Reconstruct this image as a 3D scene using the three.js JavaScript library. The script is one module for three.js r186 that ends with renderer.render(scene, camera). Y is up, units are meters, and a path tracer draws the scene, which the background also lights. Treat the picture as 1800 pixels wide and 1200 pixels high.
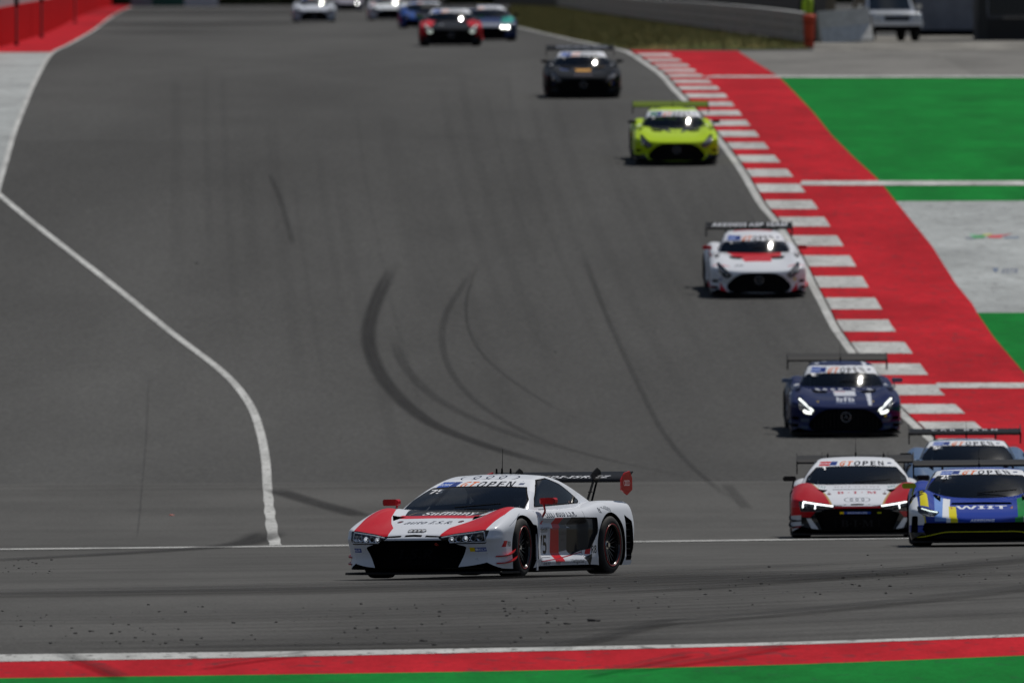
import * as THREE from 'three';
import { mergeGeometries } from 'three/addons/utils/BufferGeometryUtils.js';
import { MarchingCubes } from 'three/addons/objects/MarchingCubes.js';

// ---------------------------------------------------------------- camera, sky, sun, exposure
const F = 30000;                       // focal length in pixels of the 1800 x 1200 photograph (a long telephoto lens)
const EYE = 5.45, PITCH = 0.01333;     // metres above the asphalt of the corner; looking slightly down
const scene = new THREE.Scene();
const camera = new THREE.PerspectiveCamera(2 * Math.atan(600 / F) * 180 / Math.PI, 1800 / 1200, 1, 9000);
camera.position.set(0, EYE, 0);
camera.rotation.x = -PITCH;
camera.focus = 203;
camera.userData.fStop = 5.6;
const renderer = new THREE.WebGLRenderer({ antialias: true });
renderer.toneMapping = THREE.LinearToneMapping;
renderer.toneMappingExposure = 0.68;
renderer.shadowMap.enabled = true;
const SUN = new THREE.Vector3(0.34, 1, -0.60).normalize();
{
  // clear blue sky with a few soft fair-weather clouds; the same air all round
  const W = 1024, H = 512, d = new Float32Array(W * H * 4);
  const hash = (x, y, z) => { let h = (x * 374761393 + y * 668265263 + z * 1274126177) | 0; h = Math.imul(h ^ (h >>> 13), 1274126177); return ((h ^ (h >>> 16)) >>> 0) / 4294967296; };
  const n3 = (x, y, z) => {
    const i = Math.floor(x), j = Math.floor(y), k = Math.floor(z), f = x - i, g = y - j, h = z - k, s = (t) => t * t * (3 - 2 * t), a = s(f), b = s(g), c = s(h), l = (p, q, t) => p + (q - p) * t;
    return l(l(l(hash(i, j, k), hash(i + 1, j, k), a), l(hash(i, j + 1, k), hash(i + 1, j + 1, k), a), b), l(l(hash(i, j, k + 1), hash(i + 1, j, k + 1), a), l(hash(i, j + 1, k + 1), hash(i + 1, j + 1, k + 1), a), b), c);
  };
  for (let r = 0; r < H; r++) for (let c = 0; c < W; c++) {
    const up = ((r + 0.5) / H - 0.5) * Math.PI, az = ((c + 0.5) / W - 0.5) * 2 * Math.PI, y = Math.sin(up), x = Math.cos(up) * Math.cos(az), z = Math.cos(up) * Math.sin(az);
    const e = Math.max(y, 0), t = Math.pow(1 - e, 3);
    let col = [0.13 + 0.40 * t, 0.22 + 0.40 * t, 0.42 + 0.28 * t];
    const glow = Math.pow(Math.max(0, x * SUN.x + y * SUN.y + z * SUN.z), 24) * 0.25;
    col = col.map((v) => v + glow);
    if (y > 0) {
      const k = 1.6 / (y + 0.22), px = x * k + 7.3, pz = z * k + 2.1;
      let s = 0, a = 0.5, q = 1;
      for (let o = 0; o < 5; o++) { s += a * n3(px * q * 1.7, 3.1 * o, pz * q * 1.7); a *= 0.5; q *= 2.1; }
      const m = Math.min(1, Math.max(0, (s - 0.56) / 0.16)), sh = 0.78 + 0.3 * (s - 0.5);
      col = col.map((v, i) => v + (Math.min(1.25, sh * [1.18, 1.2, 1.24][i]) - v) * m * 0.6);
    } else col = [0.2, 0.2, 0.2];
    d.set([...col, 1], (r * W + c) * 4);
  }
  const sky = new THREE.DataTexture(d, W, H, THREE.RGBAFormat, THREE.FloatType);
  sky.mapping = THREE.EquirectangularReflectionMapping; sky.magFilter = THREE.LinearFilter; sky.needsUpdate = true;
  scene.background = sky; scene.environment = sky;
  scene.backgroundIntensity = scene.environmentIntensity = 0.5;
  const sun = new THREE.DirectionalLight(new THREE.Color(1, 0.955, 0.89), 4.8);
  sun.name = 'sun';
  sun.position.set(0, 0, -230).addScaledVector(SUN, 300); sun.target.position.set(0, 0, -230);
  sun.castShadow = true; sun.shadow.mapSize.set(4096, 4096);
  Object.assign(sun.shadow.camera, { left: -90, right: 90, top: 330, bottom: -330, near: 1, far: 900 });
  scene.add(sun, sun.target);
}

// ---------------------------------------------------------------- small helpers
const clamp = (x, a, b) => Math.min(b, Math.max(a, x)), lerp = (a, b, t) => a + (b - a) * t, R = (d) => d * Math.PI / 180;
const sstep = (a, b, x) => { const t = clamp((x - a) / (b - a), 0, 1); return t * t * (3 - 2 * t); };
let seedState = 12345;
const rnd = () => { seedState = (seedState + 0x6d2b79f5) | 0; let t = Math.imul(seedState ^ (seedState >>> 15), 1 | seedState); t = (t + Math.imul(t ^ (t >>> 7), 61 | t)) ^ t; return ((t ^ (t >>> 14)) >>> 0) / 4294967296; };
function pchip(pts) {                  // monotone cubic through [x, y] pairs, x ascending
  const n = pts.length, x = pts.map((p) => p[0]), y = pts.map((p) => p[1]), m = new Array(n).fill(0), d = [];
  for (let i = 0; i < n - 1; i++) d.push((y[i + 1] - y[i]) / (x[i + 1] - x[i]));
  m[0] = d[0]; m[n - 1] = d[n - 2];
  for (let i = 1; i < n - 1; i++) if (d[i - 1] * d[i] > 0) { const h0 = x[i] - x[i - 1], h1 = x[i + 1] - x[i], w1 = 2 * h1 + h0, w2 = h1 + 2 * h0; m[i] = (w1 + w2) / (w1 / d[i - 1] + w2 / d[i]); }
  return (q) => {
    if (q <= x[0]) return y[0]; if (q >= x[n - 1]) return y[n - 1];
    let i = 0; while (q > x[i + 1]) i++;
    const h = x[i + 1] - x[i], t = (q - x[i]) / h, a = t * t, b = a * t;
    return (2 * b - 3 * a + 1) * y[i] + (b - 2 * a + t) * h * m[i] + (-2 * b + 3 * a) * y[i + 1] + (b - a) * h * m[i + 1];
  };
}
const taken = {};
const numbered = (n) => { taken[n] = (taken[n] ?? -1) + 1; return taken[n] ? n + '_' + String(taken[n]).padStart(3, '0') : n; };
function tag(o, label, category, group, kind) { Object.assign(o.userData, { label }, category && { category }, group && { group }, kind && { kind }); return o; }
function put(o, name, parent = scene) { o.name = parent === scene ? numbered(name) : name; parent.add(o); o.castShadow = o.receiveShadow = true; return o; }
const part = (name, g, m, parent) => put(new THREE.Mesh(g, m), name, parent);
const structure = (name, g, m, label) => { const o = part(name, g, m, scene); o.userData.kind = 'structure'; if (label) o.userData.label = label; return o; };
function thing(name, label, category, group) { const o = new THREE.Group(); put(o, name); return tag(o, label, category, group); }
const box = (w, h, d, x = 0, y = 0, z = 0) => new THREE.BoxGeometry(w, h, d).translate(x, y, z);
function tube(pts, r, seg = 6, n) { const c = new THREE.CatmullRomCurve3(pts.map((p) => new THREE.Vector3(...p)), false, 'catmullrom', 0.3); return new THREE.TubeGeometry(c, n || pts.length * 4, r, seg, false); }
function bar(a, b, r, seg = 8, r2 = r) {
  const A = new THREE.Vector3(...a), B = new THREE.Vector3(...b), g = new THREE.CylinderGeometry(r2, r, A.distanceTo(B), seg);
  g.applyQuaternion(new THREE.Quaternion().setFromUnitVectors(new THREE.Vector3(0, 1, 0), B.clone().sub(A).normalize()));
  return g.translate(...A.add(B).multiplyScalar(0.5).toArray());
}
function bevelBox(w, h, d, r = 0.01, x = 0, y = 0, z = 0) {     // box with chamfered edges
  const s = new THREE.Shape(); const a = w / 2 - r, b = h / 2 - r;
  s.moveTo(-a, -b); s.lineTo(a, -b); s.lineTo(a, b); s.lineTo(-a, b); s.closePath();
  return new THREE.ExtrudeGeometry(s, { depth: d - 2 * r, bevelEnabled: true, bevelThickness: r, bevelSize: r, bevelSegments: 1 }).translate(x, y, z - d / 2 + r);
}
const joined = (list) => mergeGeometries(list.map((g) => { const q = g.index ? g.toNonIndexed() : g; for (const k of Object.keys(q.attributes)) if (!['position', 'normal', 'uv'].includes(k)) q.deleteAttribute(k); return q; }));
const rgb = (r, g, b) => new THREE.Color().setRGB(r, g, b);
const mat = (color, roughness = 0.6, more = {}) => new THREE.MeshPhysicalMaterial({ color: Array.isArray(color) ? rgb(...color) : color, roughness, ...more });

// value noise for textures (tiling with period)
function noiseField(seed) {
  const p = new Float32Array(65536); let s = seed | 0;
  for (let i = 0; i < 65536; i++) { s = (Math.imul(s, 1664525) + 1013904223) | 0; p[i] = (s >>> 8) / 16777216; }
  return (x, y, per = 256) => {
    const i = Math.floor(x), j = Math.floor(y), f = x - i, g = y - j, a = f * f * (3 - 2 * f), b = g * g * (3 - 2 * g), m = (v) => ((v % per) + per) % per & 255;
    const i0 = m(i), i1 = m(i + 1), j0 = m(j) << 8, j1 = m(j + 1) << 8;
    return (p[i0 | j0] * (1 - a) + p[i1 | j0] * a) * (1 - b) + (p[i0 | j1] * (1 - a) + p[i1 | j1] * a) * b;
  };
}
const N1 = noiseField(7), N2 = noiseField(91), N3 = noiseField(333), N4 = noiseField(4242);
function dataTex(W, H, fn, srgb = false, repeat = true) {
  const d = new Uint8Array(W * H * 4);
  for (let j = 0; j < H; j++) for (let i = 0; i < W; i++) { const c = fn(i, j, i / W, j / H), k = (j * W + i) * 4; d[k] = clamp(c[0], 0, 255); d[k + 1] = clamp(c[1], 0, 255); d[k + 2] = clamp(c[2], 0, 255); d[k + 3] = c[3] ?? 255; }
  const t = new THREE.DataTexture(d, W, H); t.magFilter = THREE.LinearFilter; t.minFilter = THREE.LinearFilter; t.needsUpdate = true;
  if (repeat) t.wrapS = t.wrapT = THREE.RepeatWrapping;
  if (srgb) t.colorSpace = THREE.SRGBColorSpace;
  return t;
}

// ---------------------------------------------------------------- the lie of the land
// the track drops from a plateau far away, down a hill, into the corner below the camera, which stands on a bank
const K = F / 20000;
const rowAt = pchip([[98, 1380], [107, 1206], [112.5, 1113], [118, 1067], [125, 1035], [135, 1011], [150, 984], [163, 962], [172, 946], [180, 916], [190, 862], [206, 766], [222, 645], [238, 520], [255, 396], [271, 288], [286, 221], [303, 173], [330, 121], [367, 81], [430, 56], [526, 38.5], [650, 24], [800, 14], [1000, 8]].map(([z, r]) => [z * K, r]));
const nearY = pchip([[-400, 4.2], [-60, 3.9], [0, 3.6], [40, 2.6], [90, 0.6], [147, EYE - 147 * Math.tan(PITCH + Math.atan(780 / F))]]);
const levelY = (Z) => (Z < 147 ? nearY(Z) : EYE - Z * Math.tan(PITCH + Math.atan((rowAt(Z) - 600) / F)));
const tableY = new Float64Array(1700 * 4 + 1);
for (let i = 0; i < tableY.length; i++) tableY[i] = levelY(i / 4 - 150);
const H0 = (Z) => { const q = clamp((Z + 150) * 4, 0, tableY.length - 1.001), i = Math.floor(q); return lerp(tableY[i], tableY[i + 1], q - i); };
const camber = (Z) => lerp(0.012, 0.003, sstep(215, 310, Z)) * sstep(60, 140, Z);
const groundY = (X, Z) => H0(Z) + camber(Z) * clamp(X, -50, 50);         // Z: metres ahead of the camera (world z = -Z)
const deepAt = (X, Z) => Z * Math.cos(PITCH) + (EYE - groundY(X, Z)) * Math.sin(PITCH);
function unproject(px, row) {          // where a point of the ground stands that the photograph shows there
  let a = 147, b = 1500;
  for (let i = 0; i < 50; i++) {
    const Z = (a + b) / 2, X = (px - 900) / F * deepAt(0, Z);
    const dy = groundY(X, Z) - EYE, yc = dy * Math.cos(PITCH) + Z * Math.sin(PITCH), zc = Z * Math.cos(PITCH) - dy * Math.sin(PITCH);
    if (600 - F * yc / zc > row) a = Z; else b = Z;
  }
  const Z = (a + b) / 2;
  return [(px - 900) / F * deepAt(0, Z), Z];
}
const onGround = (X, Z, lift = 0) => [X, groundY(X, Z) + lift, -Z];
// sheet between two edges given as lists of [X, Z] with as many points
function sheet(A, B, lift, across = 1) {
  const pos = [], uv = [], idx = [], n = A.length, w = across + 1;
  for (let i = 0; i < n; i++) for (let k = 0; k < w; k++) {
    const t = k / across, X = lerp(A[i][0], B[i][0], t), Z = lerp(A[i][1], B[i][1], t);
    pos.push(...onGround(X, Z, lift)); uv.push(X, Z);
  }
  for (let i = 0; i < n - 1; i++) for (let k = 0; k < across; k++) { const a = i * w + k, b = a + 1, c = a + w, e = c + 1; idx.push(a, b, c, b, e, c); }
  const g = new THREE.BufferGeometry();
  g.setAttribute('position', new THREE.Float32BufferAttribute(pos, 3)); g.setAttribute('uv', new THREE.Float32BufferAttribute(uv, 2)); g.setIndex(idx);
  g.computeVertexNormals();
  if (g.attributes.normal.getY(0) < 0) { const ix = g.index.array; for (let i = 0; i < ix.length; i += 3) { const t = ix[i]; ix[i] = ix[i + 1]; ix[i + 1] = t; } g.computeVertexNormals(); }
  return g;
}
// smooth line over the ground through photograph points, every ~step metres
function trace(pts, step = 1, smooth = true) {
  const w = pts.map(([a, b]) => unproject(a, b)), v = w.map(([x, z]) => new THREE.Vector3(x, 0, z));
  const out = [];
  if (smooth && v.length > 2) { const c = new THREE.CatmullRomCurve3(v, false, 'centripetal'), n = Math.max(4, Math.ceil(c.getLength() / step)); for (let i = 0; i <= n; i++) { const p = c.getPoint(i / n); out.push([p.x, p.z]); } }
  else for (let k = 0; k < v.length - 1; k++) { const n = Math.max(1, Math.ceil(v[k].distanceTo(v[k + 1]) / step)); for (let i = 0; i < n + (k === v.length - 2 ? 1 : 0); i++) out.push([lerp(v[k].x, v[k + 1].x, i / n), lerp(v[k].z, v[k + 1].z, i / n)]); }
  return out;
}
function resample(line, n) {           // n points evenly along a line of [X, Z]
  const L = [0]; for (let i = 1; i < line.length; i++) L.push(L[i - 1] + Math.hypot(line[i][0] - line[i - 1][0], line[i][1] - line[i - 1][1]));
  const out = []; let k = 0;
  for (let i = 0; i < n; i++) { const s = L[L.length - 1] * i / (n - 1); while (k < L.length - 2 && L[k + 1] < s) k++; const t = clamp((s - L[k]) / (L[k + 1] - L[k] || 1), 0, 1); out.push([lerp(line[k][0], line[k + 1][0], t), lerp(line[k][1], line[k + 1][1], t)]); }
  return out;
}
function ribbon(line, width, lift, across = 1) {   // stripe of constant width along a line; width may be a function of 0..1
  const A = [], B = [];
  line.forEach(([x, z], i) => {
    const p = line[Math.max(0, i - 1)], q = line[Math.min(line.length - 1, i + 1)], dx = q[0] - p[0], dz = q[1] - p[1], l = Math.hypot(dx, dz) || 1, w = (typeof width === 'function' ? width(i / (line.length - 1)) : width) / 2;
    A.push([x - dz / l * w, z + dx / l * w]); B.push([x + dz / l * w, z - dx / l * w]);
  });
  return sheet(A, B, lift, across);
}

// ---------------------------------------------------------------- the setting: ground, asphalt, paint
function aggregate(W, H, base, grain, blotch, streakX, streakZ, tint = [1, 1, 0.985]) {
  return dataTex(W, H, (i, j, u, v) => {
    const b = N1(u * 8, v * 8, 8) * 0.5 + N2(u * 23, v * 23, 23) * 0.3 + N3(u * 64, v * 64, 64) * 0.2 - 0.5;
    const s = (N4(u * streakX, v * streakZ, 251) + N2(u * streakX * 0.37 + 5, v * streakZ * 0.6, 251) - 1);
    const g = N3(i * 0.83, j * 0.83) - 0.5 + (N1(i * 1.9, j * 1.9) - 0.5) * 0.6, spot = N2(i * 0.21 + 9, j * 0.21 + 4) > 0.93 ? 0.06 : 0;
    const k = base * (1 + b * blotch + s * 0.1 + g * grain + spot);
    return [k * tint[0], k * tint[1], k * tint[2]];
  }, true);
}
const grainBump = dataTex(512, 512, (i, j) => { const v = 128 + (N1(i * 0.9, j * 0.9) - 0.5) * 130 + (N2(i * 0.31, j * 0.31) - 0.5) * 90; return [v, v, v]; });
function groundMat(tex, mx, mz, ox = 0, oz = 0, rough = 0.9, bump = 0.004, spec = 0.3) {
  const t = tex.clone(); t.wrapS = t.wrapT = THREE.RepeatWrapping; t.repeat.set(1 / mx, 1 / mz); t.offset.set(ox, oz); t.needsUpdate = true;
  const b = grainBump.clone(); b.repeat.set(1 / 3, 1 / 6); b.needsUpdate = true;
  return new THREE.MeshPhysicalMaterial({ map: t, roughness: rough, bumpMap: b, bumpScale: bump, specularIntensity: spec });
}
const texAsphaltFar = aggregate(2048, 2048, 69, 0.20, 0.36, 40, 3), texAsphaltNear = aggregate(2048, 2048, 76, 0.22, 0.24, 9, 60, [1, 0.995, 0.975]);
const mAsphaltFar = groundMat(texAsphaltFar, 62, 420), mAsphaltNear = groundMat(texAsphaltNear, 26, 110);
const plain = (base, tint, bl = 0.25, gr = 0.14) => aggregate(512, 512, base, gr, bl, 5, 5, tint);
const texPaint = (r, g, b, wear) => dataTex(1024, 1024, (i, j, u, v) => {
  const n = N1(u * 13, v * 13, 13) * 0.5 + N2(u * 47, v * 47, 47) * 0.3 + N3(u * 151, v * 151, 151) * 0.2, f = N3(i * 0.7, j * 0.7) - 0.5;
  const scuff = sstep(0.68, 0.82, N4(u * 61, v * 160, 251) * 0.4 + N2(u * 171, v * 233, 251) * 0.6) * wear, k = 1 + (n - 0.5) * 0.3 + f * 0.12;
  return [lerp(r * k, 72, scuff), lerp(g * k, 71, scuff), lerp(b * k, 70, scuff)];
}, true);
const tRed = texPaint(176, 36, 46, 0.35), tGreen = texPaint(22, 118, 50, 0.2), tWhite = texPaint(182, 183, 181, 0.55), tConc = texPaint(160, 164, 164, 0.22);
const mRed = groundMat(tRed, 14, 44, 0, 0, 0.95, 0.002, 0.05), mGreen = groundMat(tGreen, 14, 44, 0.3, 0, 0.95, 0.002, 0.05), mWhitePaint = groundMat(tWhite, 7, 31, 0, 0.2, 0.8, 0.002, 0.1), mPale = groundMat(tConc, 19, 53, 0.1, 0, 0.9, 0.003, 0.1);
const mGreyRunoff = groundMat(plain(112, [1, 0.99, 0.96]), 13, 47), mSoil = groundMat(plain(98, [1, 0.93, 0.72], 0.5, 0.3), 37, 91);
const texGrass = dataTex(1024, 1024, (i, j, u, v) => {
  const a = N1(u * 11, v * 17, 251), b = N2(u * 60, v * 90, 251), c = N3(i * 0.6, j * 0.6), dry = sstep(0.45, 0.75, a * 0.6 + b * 0.4);
  const k = 0.72 + 0.56 * c;
  return [lerp(66, 104, dry) * k, lerp(74, 88, dry) * k, lerp(26, 46, dry) * k];
}, true);
const mGrass = groundMat(texGrass, 17, 60, 0, 0, 1, 0.02);

const zLines = []; for (let z = -140; z < 140; z += 10) zLines.push(z); for (let z = 140; z < 620; z += 1) zLines.push(z); for (let z = 620; z < 1540; z += 10) zLines.push(z); zLines.push(1600, 2000, 3000, 5000);
const spanX = (x0, x1, za, zb, lift, across) => { const L = zLines.filter((z) => z >= za && z <= zb); return sheet(L.map((z) => [x0, z]), L.map((z) => [x1, z]), lift, across); };
structure('ground', joined([spanX(-3000, -80, -140, 5000, -0.06, 6), spanX(-80, 80, -140, 5000, -0.06, 40), spanX(80, 3000, -140, 5000, -0.06, 6)]), mSoil, 'dry ground stretching away round the circuit');
structure('track_asphalt', spanX(-70, 70, 289, 1500, 0, 46), mAsphaltFar, 'grey asphalt track coming down the hill');
structure('corner_asphalt', spanX(-70, 70, 140, 289, 0, 46), mAsphaltNear, 'grey asphalt of the corner in the foreground with rubber streaks');

// paint along the near edge: white line, red strip, green strip
const pxs = []; for (let p = -900; p <= 2700; p += 100) pxs.push(p);
const edge = (f) => pxs.map((p) => unproject(p, f(p)));
const lineTop = pchip([[-900, 1161], [0, 1152], [450, 1147], [900, 1140], [1350, 1131], [1800, 1116], [2700, 1079]]), lineLow = pchip([[-900, 1176], [0, 1164.5], [450, 1157], [900, 1147], [1350, 1136], [1800, 1120.5], [2700, 1083]]), redLow = pchip([[-900, 1204], [0, 1193], [450, 1187], [900, 1180], [1350, 1170], [1800, 1153], [2700, 1117]]), greenLow = (p) => redLow(p) + 130;
structure('edge_line', sheet(edge(lineTop), edge(lineLow), 0.012, 2), mWhitePaint, 'white painted line along the near edge of the track');
structure('red_painted_strip', sheet(edge(lineLow), edge(redLow), 0.008, 5), mRed, 'red painted strip beside the white line at the bottom of the picture');
structure('green_painted_strip', sheet(edge(redLow), edge(greenLow), 0.008, 10), mGreen, 'green painted strip at the very bottom of the picture');
// cross line, seams, lane line
const T = (name, pts, w, lift, m, label, step = 1) => structure(name, ribbon(trace(pts, step), w, lift, 1), m, label);
T('cross_line', [[-900, 974], [-300, 969], [0, 966], [470, 961], [900, 955.5], [1400, 949], [1900, 943], [2700, 936]], 1.7, 0.009, mWhitePaint, 'thin white line painted across the track where the hill meets the corner', 2);
T('lane_line', [[-60, 297], [0, 344], [100, 425], [200, 503], [300, 584], [375, 641], [412, 675], [441, 716], [456, 756], [466, 806], [470, 862], [475, 912], [484, 959]], (t) => 0.155 + 0.02 * Math.sin(t * 170) * sstep(0.8, 0.9, t) + 0.03 * sstep(0.85, 1, t), 0.010, mWhitePaint, 'white painted line bending down the left half of the hill', 0.7);
const leftLine = [[236, 6], [192, 32], [155, 59], [117, 80], [93, 92], [80, 107], [67, 131], [53, 160], [40, 192], [22, 240], [8, 290], [-4, 332], [-14, 370]];
const leftTr = trace(leftLine, 1.5);
T('run_off_edge_line', leftLine, 0.125, 0.014, mWhitePaint, 'white line along the edge of the pale concrete and red run-off at upper left', 1.5);
{
  const split = unproject(93, 92)[1], pale = leftTr.filter((p) => p[1] <= split), red = leftTr.filter((p) => p[1] >= split);
  structure('pale_run_off', sheet(pale, pale.map(([x, z]) => [-45, z]), 0.008, 12), mPale, 'pale concrete run-off area at the left edge');
  structure('red_run_off', sheet(red, red.map(([x, z]) => [x - 60, z]), 0.008, 18), mRed, 'red painted run-off area at upper left below the red wall');
}
// right-hand side: line, kerb, red band, green / white / green run-off
const inner = [[1108, 90], [1123, 98], [1150, 116], [1174, 134], [1193, 156], [1207, 170], [1233, 201], [1251, 220], [1266, 238], [1296, 276], [1318, 309], [1350, 363], [1374, 391], [1397, 426], [1418, 461], [1436, 498], [1456, 536], [1476, 575], [1503, 614], [1530, 652], [1560, 689], [1591, 723], [1640, 768], [1720, 830]];
const outer = [[1165, 90], [1184, 100], [1211, 117], [1234, 134], [1263, 156], [1277, 170], [1305, 205], [1318, 221], [1332, 238], [1362, 276], [1392, 309], [1434, 363], [1454, 391], [1478, 426], [1500, 461], [1522, 498], [1545, 536], [1568, 575], [1598, 614], [1625, 652], [1653, 689], [1690, 723], [1740, 768], [1820, 830]];
const atRow = (line, row) => { let i = 0; while (i < line.length - 2 && line[i + 1][1] < row) i++; const t = (row - line[i][1]) / (line[i + 1][1] - line[i][1]); return unproject(lerp(line[i][0], line[i + 1][0], t), row); };
const innerTr = resample(trace(inner, 1), 300), outerTr = resample(trace(outer, 1), 300);
T('track_edge_line', [[903, 46], [962, 60], [1012, 71], [1060, 81], ...inner.map(([x, y]) => [x - 9, y])], 0.17, 0.010, mWhitePaint, 'white line along the right-hand edge of the track beside the striped kerb', 1.2);
{
  const kerb = thing('striped_kerb', 'low red and white striped kerb along the right-hand edge of the track', 'kerb');
  const base = sheet(innerTr, outerTr, 0.03, 3);
  part('kerb_base', base, mRed, kerb);
  const rows = [98, 107.5, 117, 125.5, 134.5, 145, 156, 170, 184.5, 200.5, 218, 237, 258, 281, 306, 332.5, 362, 391.5, 425.5, 461, 498, 536, 575, 614, 652, 688.5, 722, 752, 782];
  rows.forEach((r, i) => {
    const up = (r - (rows[i - 1] ?? r - 9)) * 0.265, dn = ((rows[i + 1] ?? r + 30) - r) * 0.265;
    const A = [], B = []; for (let k = 0; k <= 5; k++) { const q = lerp(r - up, r + dn, k / 5); A.push(atRow(inner, q)); B.push(atRow(outer, q)); }
    part('white_stripe', sheet(A, B, 0.036, 3), mWhitePaint, kerb);
  });
  const bandR = [[1297, 90], [1333, 113], [1368, 134], [1390, 156], [1430, 198], [1462, 238], [1500, 276], [1545, 317], [1574, 353], [1604, 390], [1639, 433], [1664, 473], [1682, 501], [1710, 535], [1719, 552], [1747, 593], [1800, 655], [1860, 725], [1960, 830]];
  const rowsB = []; for (let r = 90; r <= 830; r += 5) rowsB.push(r);
  structure('red_run_off_band', sheet(rowsB.map((r) => atRow(outer, r)), rowsB.map((r) => atRow(bandR, r)), 0.014, 8), mRed, 'broad red painted band between the striped kerb and the green run-off');
  const zone = (name, r0, r1, m, label, lift = 0.008) => { const L = []; for (let r = r0; r < r1 + 0.01; r += (r1 - r0) / Math.max(2, Math.ceil((r1 - r0) / 4))) L.push(r); structure(name, sheet(L.map((r) => atRow(bandR, Math.max(90, r))), L.map((r) => [42, unproject(1700, r)[1]]), lift, 16), m, label); };
  zone('green_run_off', 137, 354, mGreen, 'green painted run-off area beyond the red band');
  zone('white_run_off', 354, 550, mPale, 'pale painted panel of the run-off between the two green areas');
  zone('green_run_off', 550, 830, mGreen, 'small green painted run-off corner at the right edge beside the blue cars');
  const g = []; for (let r = 90; r <= 137; r += 2) g.push(r);
  structure('grey_run_off', sheet(g.map((r) => atRow(bandR, r)), g.map((r) => [48, unproject(1700, r)[1]]), 0.006, 16), mGreyRunoff, 'light grey asphalt beyond the green run-off');
  T('run_off_cross_line', [[1242, 135.5], [1500, 135.5], [1830, 135.5], [2300, 135.5]], 2.6, 0.022, mWhitePaint, 'white line across the far edge of the green run-off');
  T('run_off_cross_line', [[1408, 323], [1600, 323], [1830, 323], [2300, 323]], 1.75, 0.022, mWhitePaint, 'white line across the red band and green run-off beside the yellow car');
  T('run_off_cross_line', [[1645, 679], [1720, 679], [1830, 679], [2100, 679]], 1.75, 0.022, mWhitePaint, 'white line across the red band beside the dark blue car');
  // worn sponsor prints on the pale panel
  const mark = (px0, px1, r0, r1, draw, label) => {
    const c = document.createElement('canvas'); c.width = 256; c.height = 64; const x = c.getContext('2d'); draw(x);
    const t = new THREE.CanvasTexture(c); t.colorSpace = THREE.SRGBColorSpace;
    const A = [], B = []; for (let k = 0; k <= 8; k++) { A.push(unproject(lerp(px0, px1, k / 8), r0)); B.push(unproject(lerp(px0, px1, k / 8), r1)); }
    const g = sheet(A, B, 0.018, 4), u = g.attributes.uv; for (let i = 0; i < u.count; i++) u.setXY(i, Math.floor(i / 5) / 8, 1 - (i % 5) / 4);
    structure('painted_print', g, new THREE.MeshPhysicalMaterial({ map: t, transparent: true, roughness: 0.8 }), label);
  };
  mark(1696, 1794, 408, 424, (x) => { const L = (c, p) => { x.fillStyle = c; x.beginPath(); p.forEach(([a, b], i) => (i ? x.lineTo(a, b) : x.moveTo(a, b))); x.fill(); }; L('rgba(120,135,155,0.5)', [[6, 42], [54, 40], [54, 54], [4, 54]]); L('rgba(120,140,165,0.55)', [[186, 36], [250, 34], [252, 50], [180, 50]]); L('rgba(150,190,170,0.7)', [[20, 18], [50, 14], [44, 40], [30, 40]]); L('#2b8a4e', [[40, 26], [100, 22], [92, 46], [36, 48]]); L('#b9b94e', [[84, 18], [132, 14], [116, 26], [90, 28]]); L('#c03a44', [[104, 44], [120, 26], [180, 22], [168, 46]]); L('rgba(175,85,95,0.75)', [[168, 40], [178, 20], [222, 14], [200, 26]]); }, 'faded green, yellow and red print on the pale run-off panel');
  mark(1743, 1815, 470, 486, (x) => { x.fillStyle = 'rgba(75,100,135,0.85)'; x.beginPath(); x.moveTo(8, 10); x.lineTo(48, 10); x.lineTo(28, 44); x.fill(); x.font = 'bold italic 46px sans-serif'; x.fillStyle = 'rgba(95,108,135,0.7)'; x.fillText('ESTR', 62, 46); }, 'faded blue lettering on the pale run-off panel at the right edge');
}
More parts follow.
